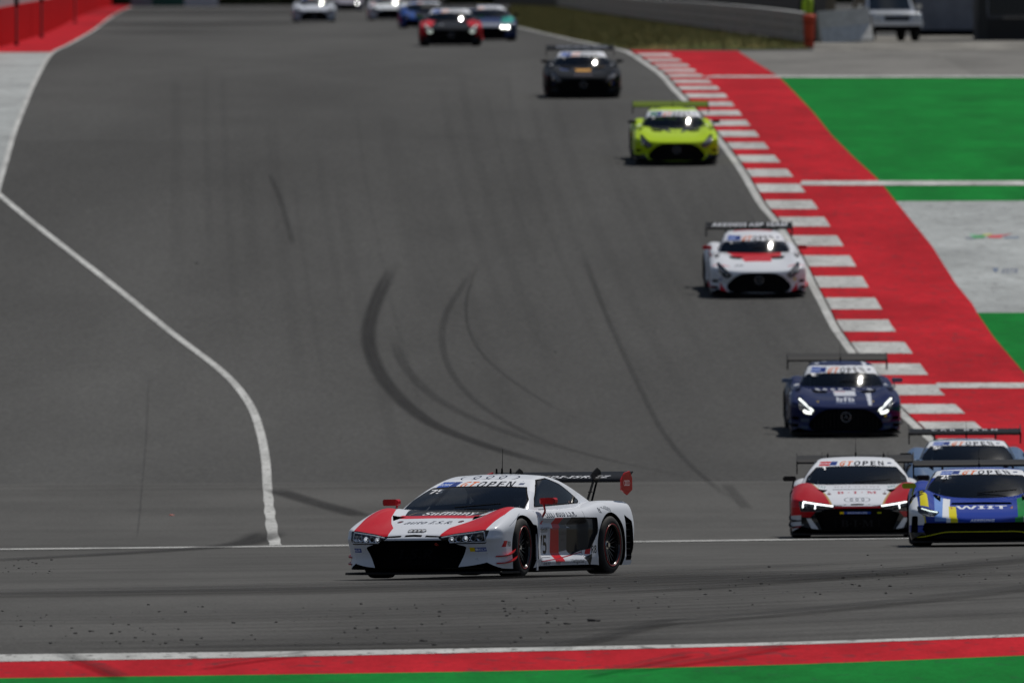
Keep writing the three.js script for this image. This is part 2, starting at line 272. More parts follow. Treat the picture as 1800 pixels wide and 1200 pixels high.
// grass bank between the track and the guard rail
{
  const low = [[840, 36], [870, 40], [903, 45.5], [962, 59.5], [1012, 70.5], [1060, 80], [1100, 87.5], [1200, 88], [1300, 88], [1424, 86]], up = [[838, 3], [868, 4.5], [905, 6], [962, 11], [1012, 18], [1060, 26], [1115, 34], [1200, 47], [1300, 61], [1424, 76]];
  const A = resample(trace(low, 2, false), 120), B = resample(trace(up, 2, false), 120);
  structure('grass_verge', sheet(A, B, 0.02, 24), mGrass, 'strip of short olive green grass below the guard rail');
  const far = [[380, 7.9], [520, 7.9], [700, 7.9], [838, 5]];
  const tuft = []; for (let k = 0; k < 5; k++) { const a = k * 1.3, g = new THREE.BufferGeometry(); g.setAttribute('position', new THREE.Float32BufferAttribute([-0.02, 0, 0, 0.02, 0, 0, Math.cos(a) * 0.05, 0.14, Math.sin(a) * 0.05], 3)); g.setAttribute('normal', new THREE.Float32BufferAttribute([0, 0.7, 0.7, 0, 0.7, 0.7, 0, 0.7, 0.7], 3)); g.rotateY(a); tuft.push(g); }
  const im = new THREE.InstancedMesh(mergeGeometries(tuft), mat([0.085, 0.095, 0.022], 0.95, { side: THREE.DoubleSide }), 26000), M = new THREE.Matrix4(), col = new THREE.Color();
  for (let i = 0; i < 26000; i++) { const k = Math.min(118, Math.floor(rnd() * 119)), f = rnd(), t = rnd(), X = lerp(lerp(A[k][0], A[k + 1][0], f), lerp(B[k][0], B[k + 1][0], f), t), Z = lerp(lerp(A[k][1], A[k + 1][1], f), lerp(B[k][1], B[k + 1][1], f), t); const s = 0.5 + rnd() * 0.8; M.makeRotationY(rnd() * 6.28).scale(new THREE.Vector3(s, s, s)).setPosition(...onGround(X, Z, 0.01)); im.setMatrixAt(i, M); const d = rnd(); im.setColorAt(i, col.setRGB(lerp(0.7, 1.7, d), lerp(0.8, 1.3, d), lerp(0.7, 1.3, d))); }
  put(im, 'grass'); tag(im, 'short grass blades on the verge below the guard rail', 'grass', null, 'stuff');
}
// rubber on the road: each family of skid marks is one layer of rubber on the asphalt
const texRubber = dataTex(256, 512, (i, j, u, v) => { const e = sstep(0, 0.32, u) * sstep(1, 0.68, u), n = 0.8 + 0.5 * (N1(u * 14, v * 3) - 0.2) * N2(u * 3, v * 40), ends = sstep(0, 0.16, v) * sstep(1, 0.84, v); const k = 255 * e * n * ends * (0.8 + 0.3 * N3(i * 0.8, j * 0.8)); return [k, k, k]; }, false, false);
const mRubber = (o) => new THREE.MeshPhysicalMaterial({ color: rgb(0.018, 0.018, 0.02), roughness: 0.9, specularIntensity: 0.12, transparent: true, opacity: o, alphaMap: texRubber });
let rubberLift = 0.016;
function skid(list, opacity, name, label) {
  const gs = list.map(([pts, w]) => { const L = resample(trace(pts, 1), 90), g = ribbon(L, w, rubberLift += 0.0006, 1), u = g.attributes.uv; for (let i = 0; i < u.count; i++) u.setXY(i, i % 2, Math.floor(i / 2) / 89); return g; });
  structure(name, joined(gs), mRubber(opacity), label);
}
skid([[[[700, 455], [672, 505], [652, 560], [648, 600], [662, 645], [695, 693], [760, 745], [850, 782], [950, 812], [1040, 836]], 0.42], [[[470, 858], [540, 880], [600, 897], [650, 911]], 0.6], [[[478, 930], [455, 947], [400, 960], [300, 968], [150, 977], [0, 985], [-80, 990]], 0.8]], 0.5, 'skid_mark', 'dark curved skid marks on the hill above the white car');
skid([[[[850, 455], [812, 505], [781, 562], [779, 610], [792, 652], [830, 700], [890, 742], [970, 780], [1060, 806], [1170, 830], [1290, 850]], 0.2], [[[690, 590], [712, 645], [760, 695], [830, 735], [920, 770], [1010, 795]], 0.3], [[[842, 460], [820, 530], [828, 590], [870, 645], [950, 702], [1030, 745]], 0.1], [[[1020, 430], [1060, 540], [1110, 650], [1180, 780], [1250, 850], [1312, 895]], 0.16], [[[1275, 850], [1295, 873], [1316, 897]], 0.28], [[[470, 300], [492, 350], [518, 440]], 0.18]], 0.24, 'skid_mark', 'fainter curved skid marks beside the darkest one on the hill');
{
  const fam = [];
  for (let i = 0; i < 34; i++) { const r0 = 1022 + i * 3.9 + rnd() * 3, x0 = -300 + rnd() * 900, x1 = 900 + rnd() * 1300, f = (p) => r0 + 8 - 0.006 * p - 0.000012 * Math.max(0, p) ** 2 - (1140 - r0) * 0.00005 * Math.max(0, p - 300), pts = []; for (let k = 0; k <= 5; k++) { const p = lerp(x0, x1, k / 5); pts.push([p, Math.min(f(p), lineTop(p) - 4)]); } fam.push([pts, 0.3 + rnd() * 0.7]); }
  skid(fam, 0.2, 'tyre_streak', 'long faint tyre streaks curving across the foreground asphalt');
  skid([[[[-400, 1050], [0, 1046], [400, 1040], [900, 1030], [1300, 1016], [1500, 1006]], 7], [[[700, 1060], [900, 1051], [1200, 1036], [1500, 1014], [1800, 985], [2000, 965]], 1.1], [[[800, 1123], [1000, 1110], [1250, 1092], [1500, 1070], [1800, 1038], [2000, 1015]], 0.6], [[[900, 1150], [1000, 1138], [1160, 1100], [1200, 1092]], 0.35], [[[100, 1148], [140, 1165], [180, 1180], [220, 1200]], 0.25], [[[1080, 1186], [1220, 1168], [1330, 1150], [1400, 1135]], 0.3], [[[350, 1180], [420, 1168], [500, 1158], [560, 1150]], 0.25], [[[1020, 1195], [1130, 1172], [1230, 1150]], 0.22]], 0.42, 'tyre_streak', 'darker band of rubber laid through the foreground corner');
  const lanes = []; for (let i = 0; i < 26; i++) { const x = 300 + i * 38 + rnd() * 24, b = (x - 300) * 0.5, y0 = 70 + rnd() * 260, y1 = 480 + rnd() * 420, pts = []; for (let k = 0; k <= 5; k++) { const y = lerp(y0, y1, k / 5); pts.push([x + b * Math.pow(y / 700, 1.7) * 0.8, y]); } lanes.push([pts, 0.12 + rnd() * 0.5]); }
  skid(lanes, 0.055, 'tyre_streak', 'very faint tyre streaks running down the hill');
  skid([[[[255, 12], [420, 12]], 40], [[[230, 24], [330, 25], [430, 26]], 22], [[[180, 58], [300, 58], [420, 58]], 9], [[[205, 44], [300, 45], [420, 46]], 10], [[[330, 41], [400, 43]], 14], [[[290, 18], [400, 20]], 24]].map(([p, w]) => [p.length > 2 ? p : [p[0], [(p[0][0] + p[1][0]) / 2, (p[0][1] + p[1][1]) / 2], p[1]], w]), 0.6, 'skid_mark', 'dark rubber patches across the far end of the straight');
  skid([[[[-300, 864], [0, 862], [450, 859], [900, 855], [1390, 850], [1800, 846]], 0.28], [[[262, 640], [258, 760], [250, 860], [240, 955]], 0.02]], 0.4, 'asphalt_seam', 'thin dark joint running across the asphalt');
}
// bits of tyre rubber lying about
{
  const blob = new THREE.IcosahedronGeometry(1, 0), p = blob.attributes.position; for (let i = 0; i < p.count; i++) { const k = 0.7 + 0.5 * N1(p.getX(i) * 3 + 9, p.getZ(i) * 3 + p.getY(i) * 2 + 9); p.setXYZ(i, p.getX(i) * k * 1.5, p.getY(i) * k * 0.6, p.getZ(i) * k); }
  blob.computeVertexNormals();
  const mBit = mat([0.012, 0.012, 0.013], 0.85), im = new THREE.InstancedMesh(blob, mBit, 430), M = new THREE.Matrix4();
  for (let i = 0; i < 430; i++) {
    let px, row;
    if (i < 30) { px = rnd() * 95; row = 984 + rnd() * 26; } else if (i < 210) { px = 880 + rnd() * 920; row = lerp(1082, 985, clamp((px - 880) / 920, 0, 1)) + (rnd() + rnd() - 1) * 42; } else if (i < 400) { px = rnd() * 1000; row = 1062 + rnd() * 72; } else { px = 200 + rnd() * 900; row = 300 + rnd() * 560; }
    const [X, Z] = unproject(px, Math.min(row, lineTop(px) - 3)), s = 0.005 + 0.016 * rnd() ** 3; M.makeRotationY(rnd() * 6.28).scale(new THREE.Vector3(s, s, s)).setPosition(...onGround(X, Z, s * 0.3)); im.setMatrixAt(i, M);
  }
  put(im, 'rubber_crumbs'); tag(im, 'small crumbs of tyre rubber scattered over the foreground asphalt', 'rubber crumbs', null, 'stuff');
  const scrap = (px, row, s, label, m = mBit, name = 'rubber_scrap') => { const g = joined([blob.clone().scale(s, s * 0.7, s * 0.6), blob.clone().scale(s * 0.7, s * 0.5, s * 0.5).rotateY(1).translate(s * 1.5, -s * 0.1, 0)]), o = part(name, g, m, scene); const [X, Z] = unproject(px, row); o.position.set(...onGround(X, Z, s * 0.3)); tag(o, label, 'debris', m === mBit ? 'scraps of tyre rubber' : null); };
  scrap(1040, 1092, 0.045, 'largest curled scrap of black tyre rubber on the foreground asphalt');
  scrap(995, 1097, 0.025, 'small black rubber scrap just left of the largest scrap'); scrap(742, 1127, 0.025, 'black rubber scrap close above the white edge line at centre');
  scrap(762, 1134, 0.018, 'tiny black rubber scrap nearest the white edge line'); scrap(158, 508 + 602, 0.02, 'black rubber scrap at lower left on the asphalt'); scrap(344, 463, 0.03, 'lone dark scrap on the hill left of centre');
  scrap(300, 906, 0.028, 'small bright orange scrap on the asphalt left of the lane line', mat([0.85, 0.1, 0.05], 0.5), 'orange_scrap');
}

// ---------------------------------------------------------------- surfaces from implicit shapes, cut into panels
const smax = (a, b, k) => { const h = Math.max(k - Math.abs(a - b), 0) / k; return Math.max(a, b) + h * h * k * 0.25; };
const smin = (a, b, k) => -smax(-a, -b, k);
// skin of an implicit shape f < 0, found along rays from an inner core to a grid on a box round it
function skin(f, bx, core, step, faces = ['top', 'front', 'rear', 'left', 'right']) {
  const P = [], N = [], I = [], e = 0.004;
  const shoot = (x, y, z) => {
    const cx = clamp(x, core[0], core[1]), cy = clamp(y, core[2], core[3]), cz = clamp(z, -core[4], core[4]);
    let dx = x - cx, dy = y - cy, dz = z - cz; const l = Math.hypot(dx, dy, dz) || 1; dx /= l; dy /= l; dz /= l;
    let a = 0, b = 2.2;
    for (let i = 0; i < 26; i++) { const t = (a + b) / 2; if (f(cx + dx * t, cy + dy * t, cz + dz * t) < 0) a = t; else b = t; }
    const px = cx + dx * a, py = cy + dy * a, pz = cz + dz * a;
    let nx = f(px + e, py, pz) - f(px - e, py, pz), ny = f(px, py + e, pz) - f(px, py - e, pz), nz = f(px, py, pz + e) - f(px, py, pz - e); const n = Math.hypot(nx, ny, nz) || 1;
    P.push(px, py, pz); N.push(nx / n, ny / n, nz / n);
  };
  const [x0, x1, y0, y1, z1] = bx, lin = (a, b) => { const n = Math.max(2, Math.round(Math.abs(b - a) / step)), o = []; for (let i = 0; i <= n; i++) o.push(lerp(a, b, i / n)); return o; };
  const X = lin(x0, x1), Y = lin(y0, y1), Z = lin(-z1, z1);
  const grid = (U, V, fn, flip) => { const b = P.length / 3; for (const u of U) for (const v of V) shoot(...fn(u, v)); for (let i = 0; i < U.length - 1; i++) for (let j = 0; j < V.length - 1; j++) { const p = b + i * V.length + j, q = p + 1, r = p + V.length, s = r + 1; if (flip) I.push(p, r, q, q, r, s); else I.push(p, q, r, q, s, r); } };
  if (faces.includes('top')) grid(X, Z, (x, z) => [x, y1, z], false);
  if (faces.includes('front')) grid(Y, Z, (y, z) => [x1, y, z], true);
  if (faces.includes('rear')) grid(Y, Z, (y, z) => [x0, y, z], false);
  if (faces.includes('right')) grid(X, Y, (x, y) => [x, y, z1], true);
  if (faces.includes('left')) grid(X, Y, (x, y) => [x, y, -z1], false);
  return { P, N, I };
}
// keep the part of a surface where fn > 0; B lists the new boundary's segments
function clip(m, fn) {
  const { P, N, I } = m, n = P.length / 3, s = new Float64Array(n);
  for (let i = 0; i < n; i++) { s[i] = fn(P[3 * i], P[3 * i + 1], P[3 * i + 2], N[3 * i], N[3 * i + 1], N[3 * i + 2]); if (s[i] === 0) s[i] = 1e-9; }
  const out = { P: [], N: [], I: [], B: [] }, keep = new Map(), cuts = new Map();
  const vert = (i) => { let k = keep.get(i); if (k === undefined) { k = out.P.length / 3; keep.set(i, k); for (let c = 0; c < 3; c++) { out.P.push(P[3 * i + c]); out.N.push(N[3 * i + c]); } } return k; };
  const cut = (a, b) => { if (a > b) [a, b] = [b, a]; const key = a * n + b; let k = cuts.get(key); if (k === undefined) { k = out.P.length / 3; cuts.set(key, k); const t = s[a] / (s[a] - s[b]); for (let c = 0; c < 3; c++) out.P.push(lerp(P[3 * a + c], P[3 * b + c], t)); const q = [0, 1, 2].map((c) => lerp(N[3 * a + c], N[3 * b + c], t)), l = Math.hypot(...q) || 1; out.N.push(q[0] / l, q[1] / l, q[2] / l); } return k; };
  for (let t = 0; t < I.length; t += 3) {
    const v = [I[t], I[t + 1], I[t + 2]], k = v.filter((i) => s[i] > 0).length;
    if (k === 3) out.I.push(vert(v[0]), vert(v[1]), vert(v[2]));
    else if (k === 1) { const r = v.findIndex((i) => s[i] > 0), [a, b, c] = [v[r], v[(r + 1) % 3], v[(r + 2) % 3]], p = cut(a, b), q = cut(a, c); out.I.push(vert(a), p, q); out.B.push([p, q]); }
    else if (k === 2) { const r = v.findIndex((i) => s[i] <= 0), [a, b, c] = [v[r], v[(r + 1) % 3], v[(r + 2) % 3]], p = cut(a, b), q = cut(a, c); out.I.push(p, vert(b), vert(c), p, vert(c), q); out.B.push([q, p]); }
  }
  return out;
}
const neg = (fn) => (...a) => -fn(...a);
function geo(m, uvFn) {
  const g = new THREE.BufferGeometry();
  g.setAttribute('position', new THREE.Float32BufferAttribute(m.P, 3)); g.setAttribute('normal', new THREE.Float32BufferAttribute(m.N, 3)); g.setIndex(m.I);
  const n = m.P.length / 3, uv = new Float32Array(n * 2);
  if (uvFn) for (let i = 0; i < n; i++) { const [u, v] = uvFn(m.P[3 * i], m.P[3 * i + 1], m.P[3 * i + 2]); uv[2 * i] = u; uv[2 * i + 1] = v; }
  g.setAttribute('uv', new THREE.BufferAttribute(uv, 2));
  return g;
}
const shifted = (m, d) => ({ ...m, P: m.P.map((v, i) => v + m.N[i] * d) });
function rim(m, fn, thick = true) {           // wall that runs from the cut boundary of a surface inward: fn(x,y,z,nx,ny,nz) gives the inner point
  const P = [], N = [], I = [];
  for (const [a, b] of m.B) {
    const A = m.P.slice(3 * a, 3 * a + 3), B = m.P.slice(3 * b, 3 * b + 3), C = fn(...A, ...m.N.slice(3 * a, 3 * a + 3)), D = fn(...B, ...m.N.slice(3 * b, 3 * b + 3)), k = P.length / 3;
    const u = [B[0] - A[0], B[1] - A[1], B[2] - A[2]], w = [C[0] - A[0], C[1] - A[1], C[2] - A[2]], n = [u[1] * w[2] - u[2] * w[1], u[2] * w[0] - u[0] * w[2], u[0] * w[1] - u[1] * w[0]], l = Math.hypot(...n);
    if (l < 1e-12) continue;
    P.push(...A, ...B, ...C, ...D); for (let i = 0; i < 4; i++) N.push(n[0] / l, n[1] / l, n[2] / l); I.push(k, k + 1, k + 2, k + 1, k + 3, k + 2);
  }
  return { P, N, I };
}
const both = (a, b) => ({ P: [...a.P, ...b.P], N: [...a.N, ...b.N], I: [...a.I, ...b.I.map((i) => i + a.P.length / 3)] });
// signed distance to a polygon, positive inside
function poly(pts, round = 0) {
  return (u, v) => {
    let d = Infinity, inside = false;
    for (let i = 0, j = pts.length - 1; i < pts.length; j = i++) {
      const [x1, y1] = pts[i], [x2, y2] = pts[j], ex = x2 - x1, ey = y2 - y1, t = clamp(((u - x1) * ex + (v - y1) * ey) / (ex * ex + ey * ey), 0, 1), dx = u - x1 - ex * t, dy = v - y1 - ey * t;
      d = Math.min(d, dx * dx + dy * dy);
      if ((y1 > v) !== (y2 > v) && u < (x2 - x1) * (v - y1) / (y2 - y1) + x1) inside = !inside;
    }
    return (inside ? 1 : -1) * Math.sqrt(d) + round;
  };
}
const mirrored = (pts) => [...pts, ...pts.map(([a, b]) => [-a, b]).reverse()];

// ---------------------------------------------------------------- painted liveries: canvases in metres, seen from the front, the sides and above
function sheetCanvas(a0, a1, b0, b1, ppm, base, warp = (b) => b) {
  const c = document.createElement('canvas'); c.width = Math.round((a1 - a0) * ppm); c.height = Math.round((b1 - b0) * ppm);
  const x = c.getContext('2d'), X = (a) => (a - a0) * ppm, Y = (b) => c.height - (warp(b) - b0) * ppm;
  x.fillStyle = base; x.fillRect(0, 0, c.width, c.height);
  const api = {
    fill(col, pts) { x.fillStyle = col; x.beginPath(); pts.forEach(([a, b], i) => (i ? x.lineTo(X(a), Y(b)) : x.moveTo(X(a), Y(b)))); x.closePath(); x.fill(); return api; },
    rect(col, p, q, r, s) { return api.fill(col, [[p, r], [q, r], [q, s], [p, s]]); },
    curve(col, w, pts) { x.strokeStyle = col; x.lineWidth = w * ppm; x.lineJoin = x.lineCap = 'round'; x.beginPath(); pts.forEach(([a, b], i) => (i ? x.lineTo(X(a), Y(b)) : x.moveTo(X(a), Y(b)))); x.stroke(); return api; },
    ring(col, w, a, b, ra, rb = ra) { x.strokeStyle = col; x.lineWidth = w * ppm; x.beginPath(); x.ellipse(X(a), Y(b), ra * ppm, rb * ppm, 0, 0, 7); x.stroke(); return api; },
    disc(col, a, b, ra, rb = ra) { x.fillStyle = col; x.beginPath(); x.ellipse(X(a), Y(b), ra * ppm, rb * ppm, 0, 0, 7); x.fill(); return api; },
    // text centred at (a, b), w metres wide and h metres tall (capitals)
    text(str, col, a, b, w, h, font = 'bold 100px sans-serif', turn = 0, skew = 0) {
      x.save(); x.font = font; x.textAlign = 'center'; x.textBaseline = 'alphabetic'; const m = x.measureText(str).width || 1;
      x.translate(X(a), Y(b)); x.rotate(turn); x.transform(1, 0, skew, 1, 0, 0); x.scale(w * ppm / m, (warp(b + h / 2) - warp(b - h / 2)) * ppm / 72); x.fillStyle = col; x.fillText(str, 0, 36); x.restore(); return api;
    },
    speckle(n, col, r, p, q, u, v) { x.fillStyle = col; for (let i = 0; i < n; i++) { x.beginPath(); x.arc(X(lerp(p, q, rnd())), Y(lerp(u, v, rnd())), r * ppm * (0.4 + rnd()), 0, 7); x.fill(); } return api; },
    texture() { const t = new THREE.CanvasTexture(c); t.colorSpace = THREE.SRGBColorSpace; t.wrapS = t.wrapT = THREE.ClampToEdgeWrapping; return t; },
  };
  return api;
}
const VIEW = {   // a to the viewer's right, b up
  top: { lim: [-1.08, 1.08, -2.6, 2.6], of: (x, y, z) => [-z, -x] },
  front: { lim: [-1.08, 1.08, 0, 1.3], of: (x, y, z) => [-z, y] },
  left: { lim: [-2.6, 2.6, 0, 1.3], of: (x, y, z) => [-x, y] },
  right: { lim: [-2.6, 2.6, 0, 1.3], of: (x, y, z) => [x, y] },
};
const uvOf = (v) => { const { lim: [a0, a1, b0, b1], of } = VIEW[v]; return (x, y, z) => { const [a, b] = of(x, y, z); return [(a - a0) / (a1 - a0), (b - b0) / (b1 - b0)]; }; };
const coat = (more) => new THREE.MeshPhysicalMaterial({ roughness: 0.55, specularIntensity: 0.04, clearcoat: 0.6, clearcoatRoughness: 0.1, ...more });
const rings = (c, col, a, b, r, w, sx = 1, sy = 1) => { for (let i = 0; i < 4; i++) c.ring(col, w, a + (i - 1.5) * r * 1.42 * sx, b, r * sx, r * sy); return c; };
// the banner at the top of the windscreen on the canvas from above: it bends back with the glass; b: its middle, h: its depth along the car, bend: how far it bends
function sunStrip(c, b, h, bend, opt = {}) {
  const { white = '#eef1f6', first = '#2c55b4', firstText = 'ROMA' } = opt, B = (a, t) => b + bend * a * a + t * h;
  const quad = (col, p, q, lo, hi, lean = 0) => { const pts = []; for (let i = 0; i <= 6; i++) pts.push([lerp(p, q, i / 6) , B(lerp(p, q, i / 6), lo)]); for (let i = 6; i >= 0; i--) pts.push([lerp(p, q, i / 6) + lean, B(lerp(p, q, i / 6), hi)]); c.fill(col, pts); };
  const write = (str, col, p, q, hh, t, font) => { const n = str.length; for (let i = 0; i < n; i++) { const a = lerp(p, q, (i + 0.5) / n); c.text(str[i], col, a, B(a, t), Math.abs(q - p) / n * 0.9, hh * h, font, -Math.atan(2 * bend * a), -0.12); } };
  quad(white, -0.85, 0.85, -0.9, 0.72);
  quad(first, -0.56, -0.40, -0.42, 0.36, 0.03); quad('#26418f', -0.395, -0.30, -0.36, 0.36, 0.03);
  write(firstText, '#e6ecfa', -0.55, -0.38, 0.3, -0.03); write('//', '#16285e', -0.385, -0.3, 0.5, 0);
  write('GT', '#e8702a', -0.25, -0.045, 0.8, 0.0); write('OPEN', '#14161b', -0.04, 0.43, 0.78, 0.0);
  quad('#666d84', 0.47, 0.53, -0.15, 0.12);
  return c;
}

// shared materials of cars
const mTyre = mat([0.014, 0.014, 0.015], 0.82, { bumpMap: grainBump, bumpScale: 0.001 }), mRim = mat([0.012, 0.012, 0.014], 0.22, { metalness: 0.4, clearcoat: 0.6 }), mCarbon = mat([0.010, 0.010, 0.011], 0.45, { specularIntensity: 0.25 }), mMatt = mat([0.007, 0.007, 0.008], 0.9, { specularIntensity: 0.1 });
const mGlass = new THREE.MeshPhysicalMaterial({ color: rgb(0.34, 0.37, 0.40), roughness: 0.07, transmission: 1, thickness: 0, ior: 1.5, side: THREE.DoubleSide });
const mLens = new THREE.MeshPhysicalMaterial({ color: rgb(0.9, 0.92, 0.95), roughness: 0.0, transmission: 1, thickness: 0, ior: 1.45, side: THREE.DoubleSide });
const mLampBack = mat([0.06, 0.06, 0.065], 0.35, { metalness: 0.3 }), mChrome = mat([0.75, 0.76, 0.78], 0.12, { metalness: 1 }), mCage = mat([0.06, 0.06, 0.062], 0.5), mCloth = mat([0.015, 0.015, 0.017], 0.95);
const lampLit = (c, k) => new THREE.MeshPhysicalMaterial({ color: 0xffffff, emissive: rgb(...c), emissiveIntensity: k, roughness: 0.3 });
const mLed = lampLit([0.95, 1, 0.98], 3.2), mBeam = lampLit([1, 0.98, 0.9], 9);

// one wheel: +z is outside; tyre of radius r, rim of radius q
function wheelGeos(r, q, w, spokes) {
  const prof = [[q * 0.98, -w / 2 + 0.012], [q + 0.02, -w / 2], [r - 0.03, -w / 2 + 0.006], [r - 0.006, -w / 2 + 0.03], [r, -w * 0.28], [r, w * 0.28], [r - 0.006, w / 2 - 0.03], [r - 0.03, w / 2 - 0.006], [q + 0.02, w / 2], [q * 0.98, w / 2 - 0.012]].map(([a, b]) => new THREE.Vector2(a, b));
  const tyre = new THREE.LatheGeometry(prof, 44).rotateX(Math.PI / 2);
  const barrel = new THREE.LatheGeometry([[q, w / 2 - 0.005], [q - 0.012, w / 2 - 0.004], [q - 0.022, w / 2 - 0.03], [q - 0.03, 0.0], [q - 0.03, -w / 2 + 0.02]].map(([a, b]) => new THREE.Vector2(a, b)), 40).rotateX(Math.PI / 2);
  const back = new THREE.CircleGeometry(q - 0.02, 32).translate(0, 0, -w * 0.12);
  const sp = [];
  for (let i = 0; i < spokes; i++) for (const s of [-1, 1]) { const a = i / spokes * 2 * Math.PI, g = bevelBox(0.016, q - 0.07, 0.03, 0.004).translate(0, (q - 0.07) / 2 + 0.045, 0); g.rotateZ(s * 0.13).rotateX(0.17).rotateZ(a).translate(0, 0, w * 0.16); sp.push(g); }
  const hub = joined([new THREE.CylinderGeometry(0.05, 0.065, 0.05, 20).rotateX(Math.PI / 2).translate(0, 0, w * 0.18), new THREE.CylinderGeometry(0.028, 0.034, 0.045, 8).rotateX(Math.PI / 2).translate(0, 0, w * 0.27)]);
  const disc = new THREE.CylinderGeometry(q * 0.8, q * 0.8, 0.03, 32).rotateX(Math.PI / 2).translate(0, 0, -w * 0.05);
  return { tyre, rim: joined([barrel, ...sp]), hub, disc, back, edge: new THREE.TorusGeometry(q - 0.003, 0.0065, 8, 48).translate(0, 0, w / 2 - 0.004) };
}
const WHEELS = wheelGeos(0.345, 0.25, 0.3, 10), mDisc = mat([0.12, 0.11, 0.1], 0.4, { metalness: 0.8 });
function wheel(car, x, z, steer, edgeMat, roll) {
  const w = new THREE.Group(); put(w, 'wheel', car); w.position.set(x, 0.345, z); w.rotation.set(0, (z > 0 ? 0 : Math.PI) + steer, 0);
  part('tyre', WHEELS.tyre, mTyre, w); const r = part('rim', WHEELS.rim, mRim, w); r.rotation.z = roll;
  part('wheel_nut', WHEELS.hub, mChrome, w); part('brake_disc', WHEELS.disc, mDisc, w); part('hub_plate', WHEELS.back, mMatt, w);
  if (edgeMat) part('rim_edge', WHEELS.edge, edgeMat, w);
  return w;
}

// ---------------------------------------------------------------- three kinds of race car: shapes
const bump = (z, c, w) => Math.exp(-(((Math.abs(z) - c) / w) ** 2));
function carType(t) {
  const C = pchip(t.C), A = pchip(t.A), Pw = pchip(t.P), Wc = pchip(t.Wc), zc = t.zc ?? 0.78;
  t.lower = (x, y, z) => {
    const az = Math.abs(z);
    const top = y - (C(x) + A(x) * bump(z, zc, 0.2) - t.crown * z * z);
    const rec = t.recess * sstep(t.rx[0], t.rx[0] + 0.2, x) * sstep(t.rx[1], t.rx[1] - 0.22, x) * sstep(0.16, 0.27, y) * sstep(0.68, 0.6, y);
    const side = az - (Pw(x) - 0.75 * Math.max(0, y - 0.52) ** 2 - 0.25 * Math.max(0, 0.2 - y) - rec);
    const front = x - (t.nose - t.plan[0] * z * z - t.plan[1] * az ** 5 - t.under * Math.max(0, 0.42 - y) + (t.lip ? t.lip * Math.exp(-(((y - 0.46) / 0.03) ** 2)) : 0) - t.hollow * Math.exp(-(((y - 0.27) / 0.12) ** 2)) * sstep(0.2, 0.45, az));
    const rear = t.tail - x + 0.1 * z * z + 0.25 * Math.max(0, 0.5 - y);
    return smax(smax(smax(smax(top, side, t.k ?? 0.09), front, t.kf ?? 0.07), rear, 0.08), 0.07 - y, 0.02);
  };
  const [wx0, wy0, wx1, wy1] = t.ws, wl = Math.hypot(wx1 - wx0, wy1 - wy0), wn = [(wy1 - wy0) / wl, (wx0 - wx1) / wl], [rx0, ry0, rx1, ry1] = t.fast, rl = Math.hypot(rx1 - rx0, ry1 - ry0), rn = [(ry1 - ry0) / rl, (rx0 - rx1) / rl];
  t.cab = (x, y, z) => {
    const xe = x + t.bend * z * z, w = wn[0] * (xe - wx0) + wn[1] * (y - wy0) + 0.13 * (xe - (wx0 + wx1) / 2) ** 2 - 0.015, q = rn[0] * (x - rx0) + rn[1] * (y - ry0) + 0.1 * z * z, d = y - t.belt;
    const roof = y - (t.roof - 0.045 * (x - t.peak) ** 2 - 0.1 * z * z), side = Math.abs(z) - (Wc(x) - t.tumble * d - 0.4 * Math.max(0, d) ** 2);
    return Math.max(smax(smax(smax(w, roof, 0.12), q, 0.16), side, 0.075), t.tail + 0.14 - x);
  };
  t.wsY = (x) => wy0 + (x - wx0) * (wy1 - wy0) / (wx1 - wx0); t.wsX = (y) => wx0 + (y - wy0) * (wx1 - wx0) / (wy1 - wy0);
  t.noseX = (z, y) => { let a = 0.8, b = 2.9; for (let i = 0; i < 30; i++) { const m = (a + b) / 2; if (t.lower(m, y, z) < 0) a = m; else b = m; } return a; };
  t.topY = (x, z) => { let a = 0.3, b = 1.4; for (let i = 0; i < 30; i++) { const m = (a + b) / 2; if (Math.min(t.lower(x, m, z), t.cab(x, m, z)) < 0) a = m; else b = m; } return a; };
  t.sideZ = (x, y) => { let a = 0.3, b = 1.3; for (let i = 0; i < 30; i++) { const m = (a + b) / 2; if (t.lower(x, y, m) < 0) a = m; else b = m; } return a; };
  return t;
}
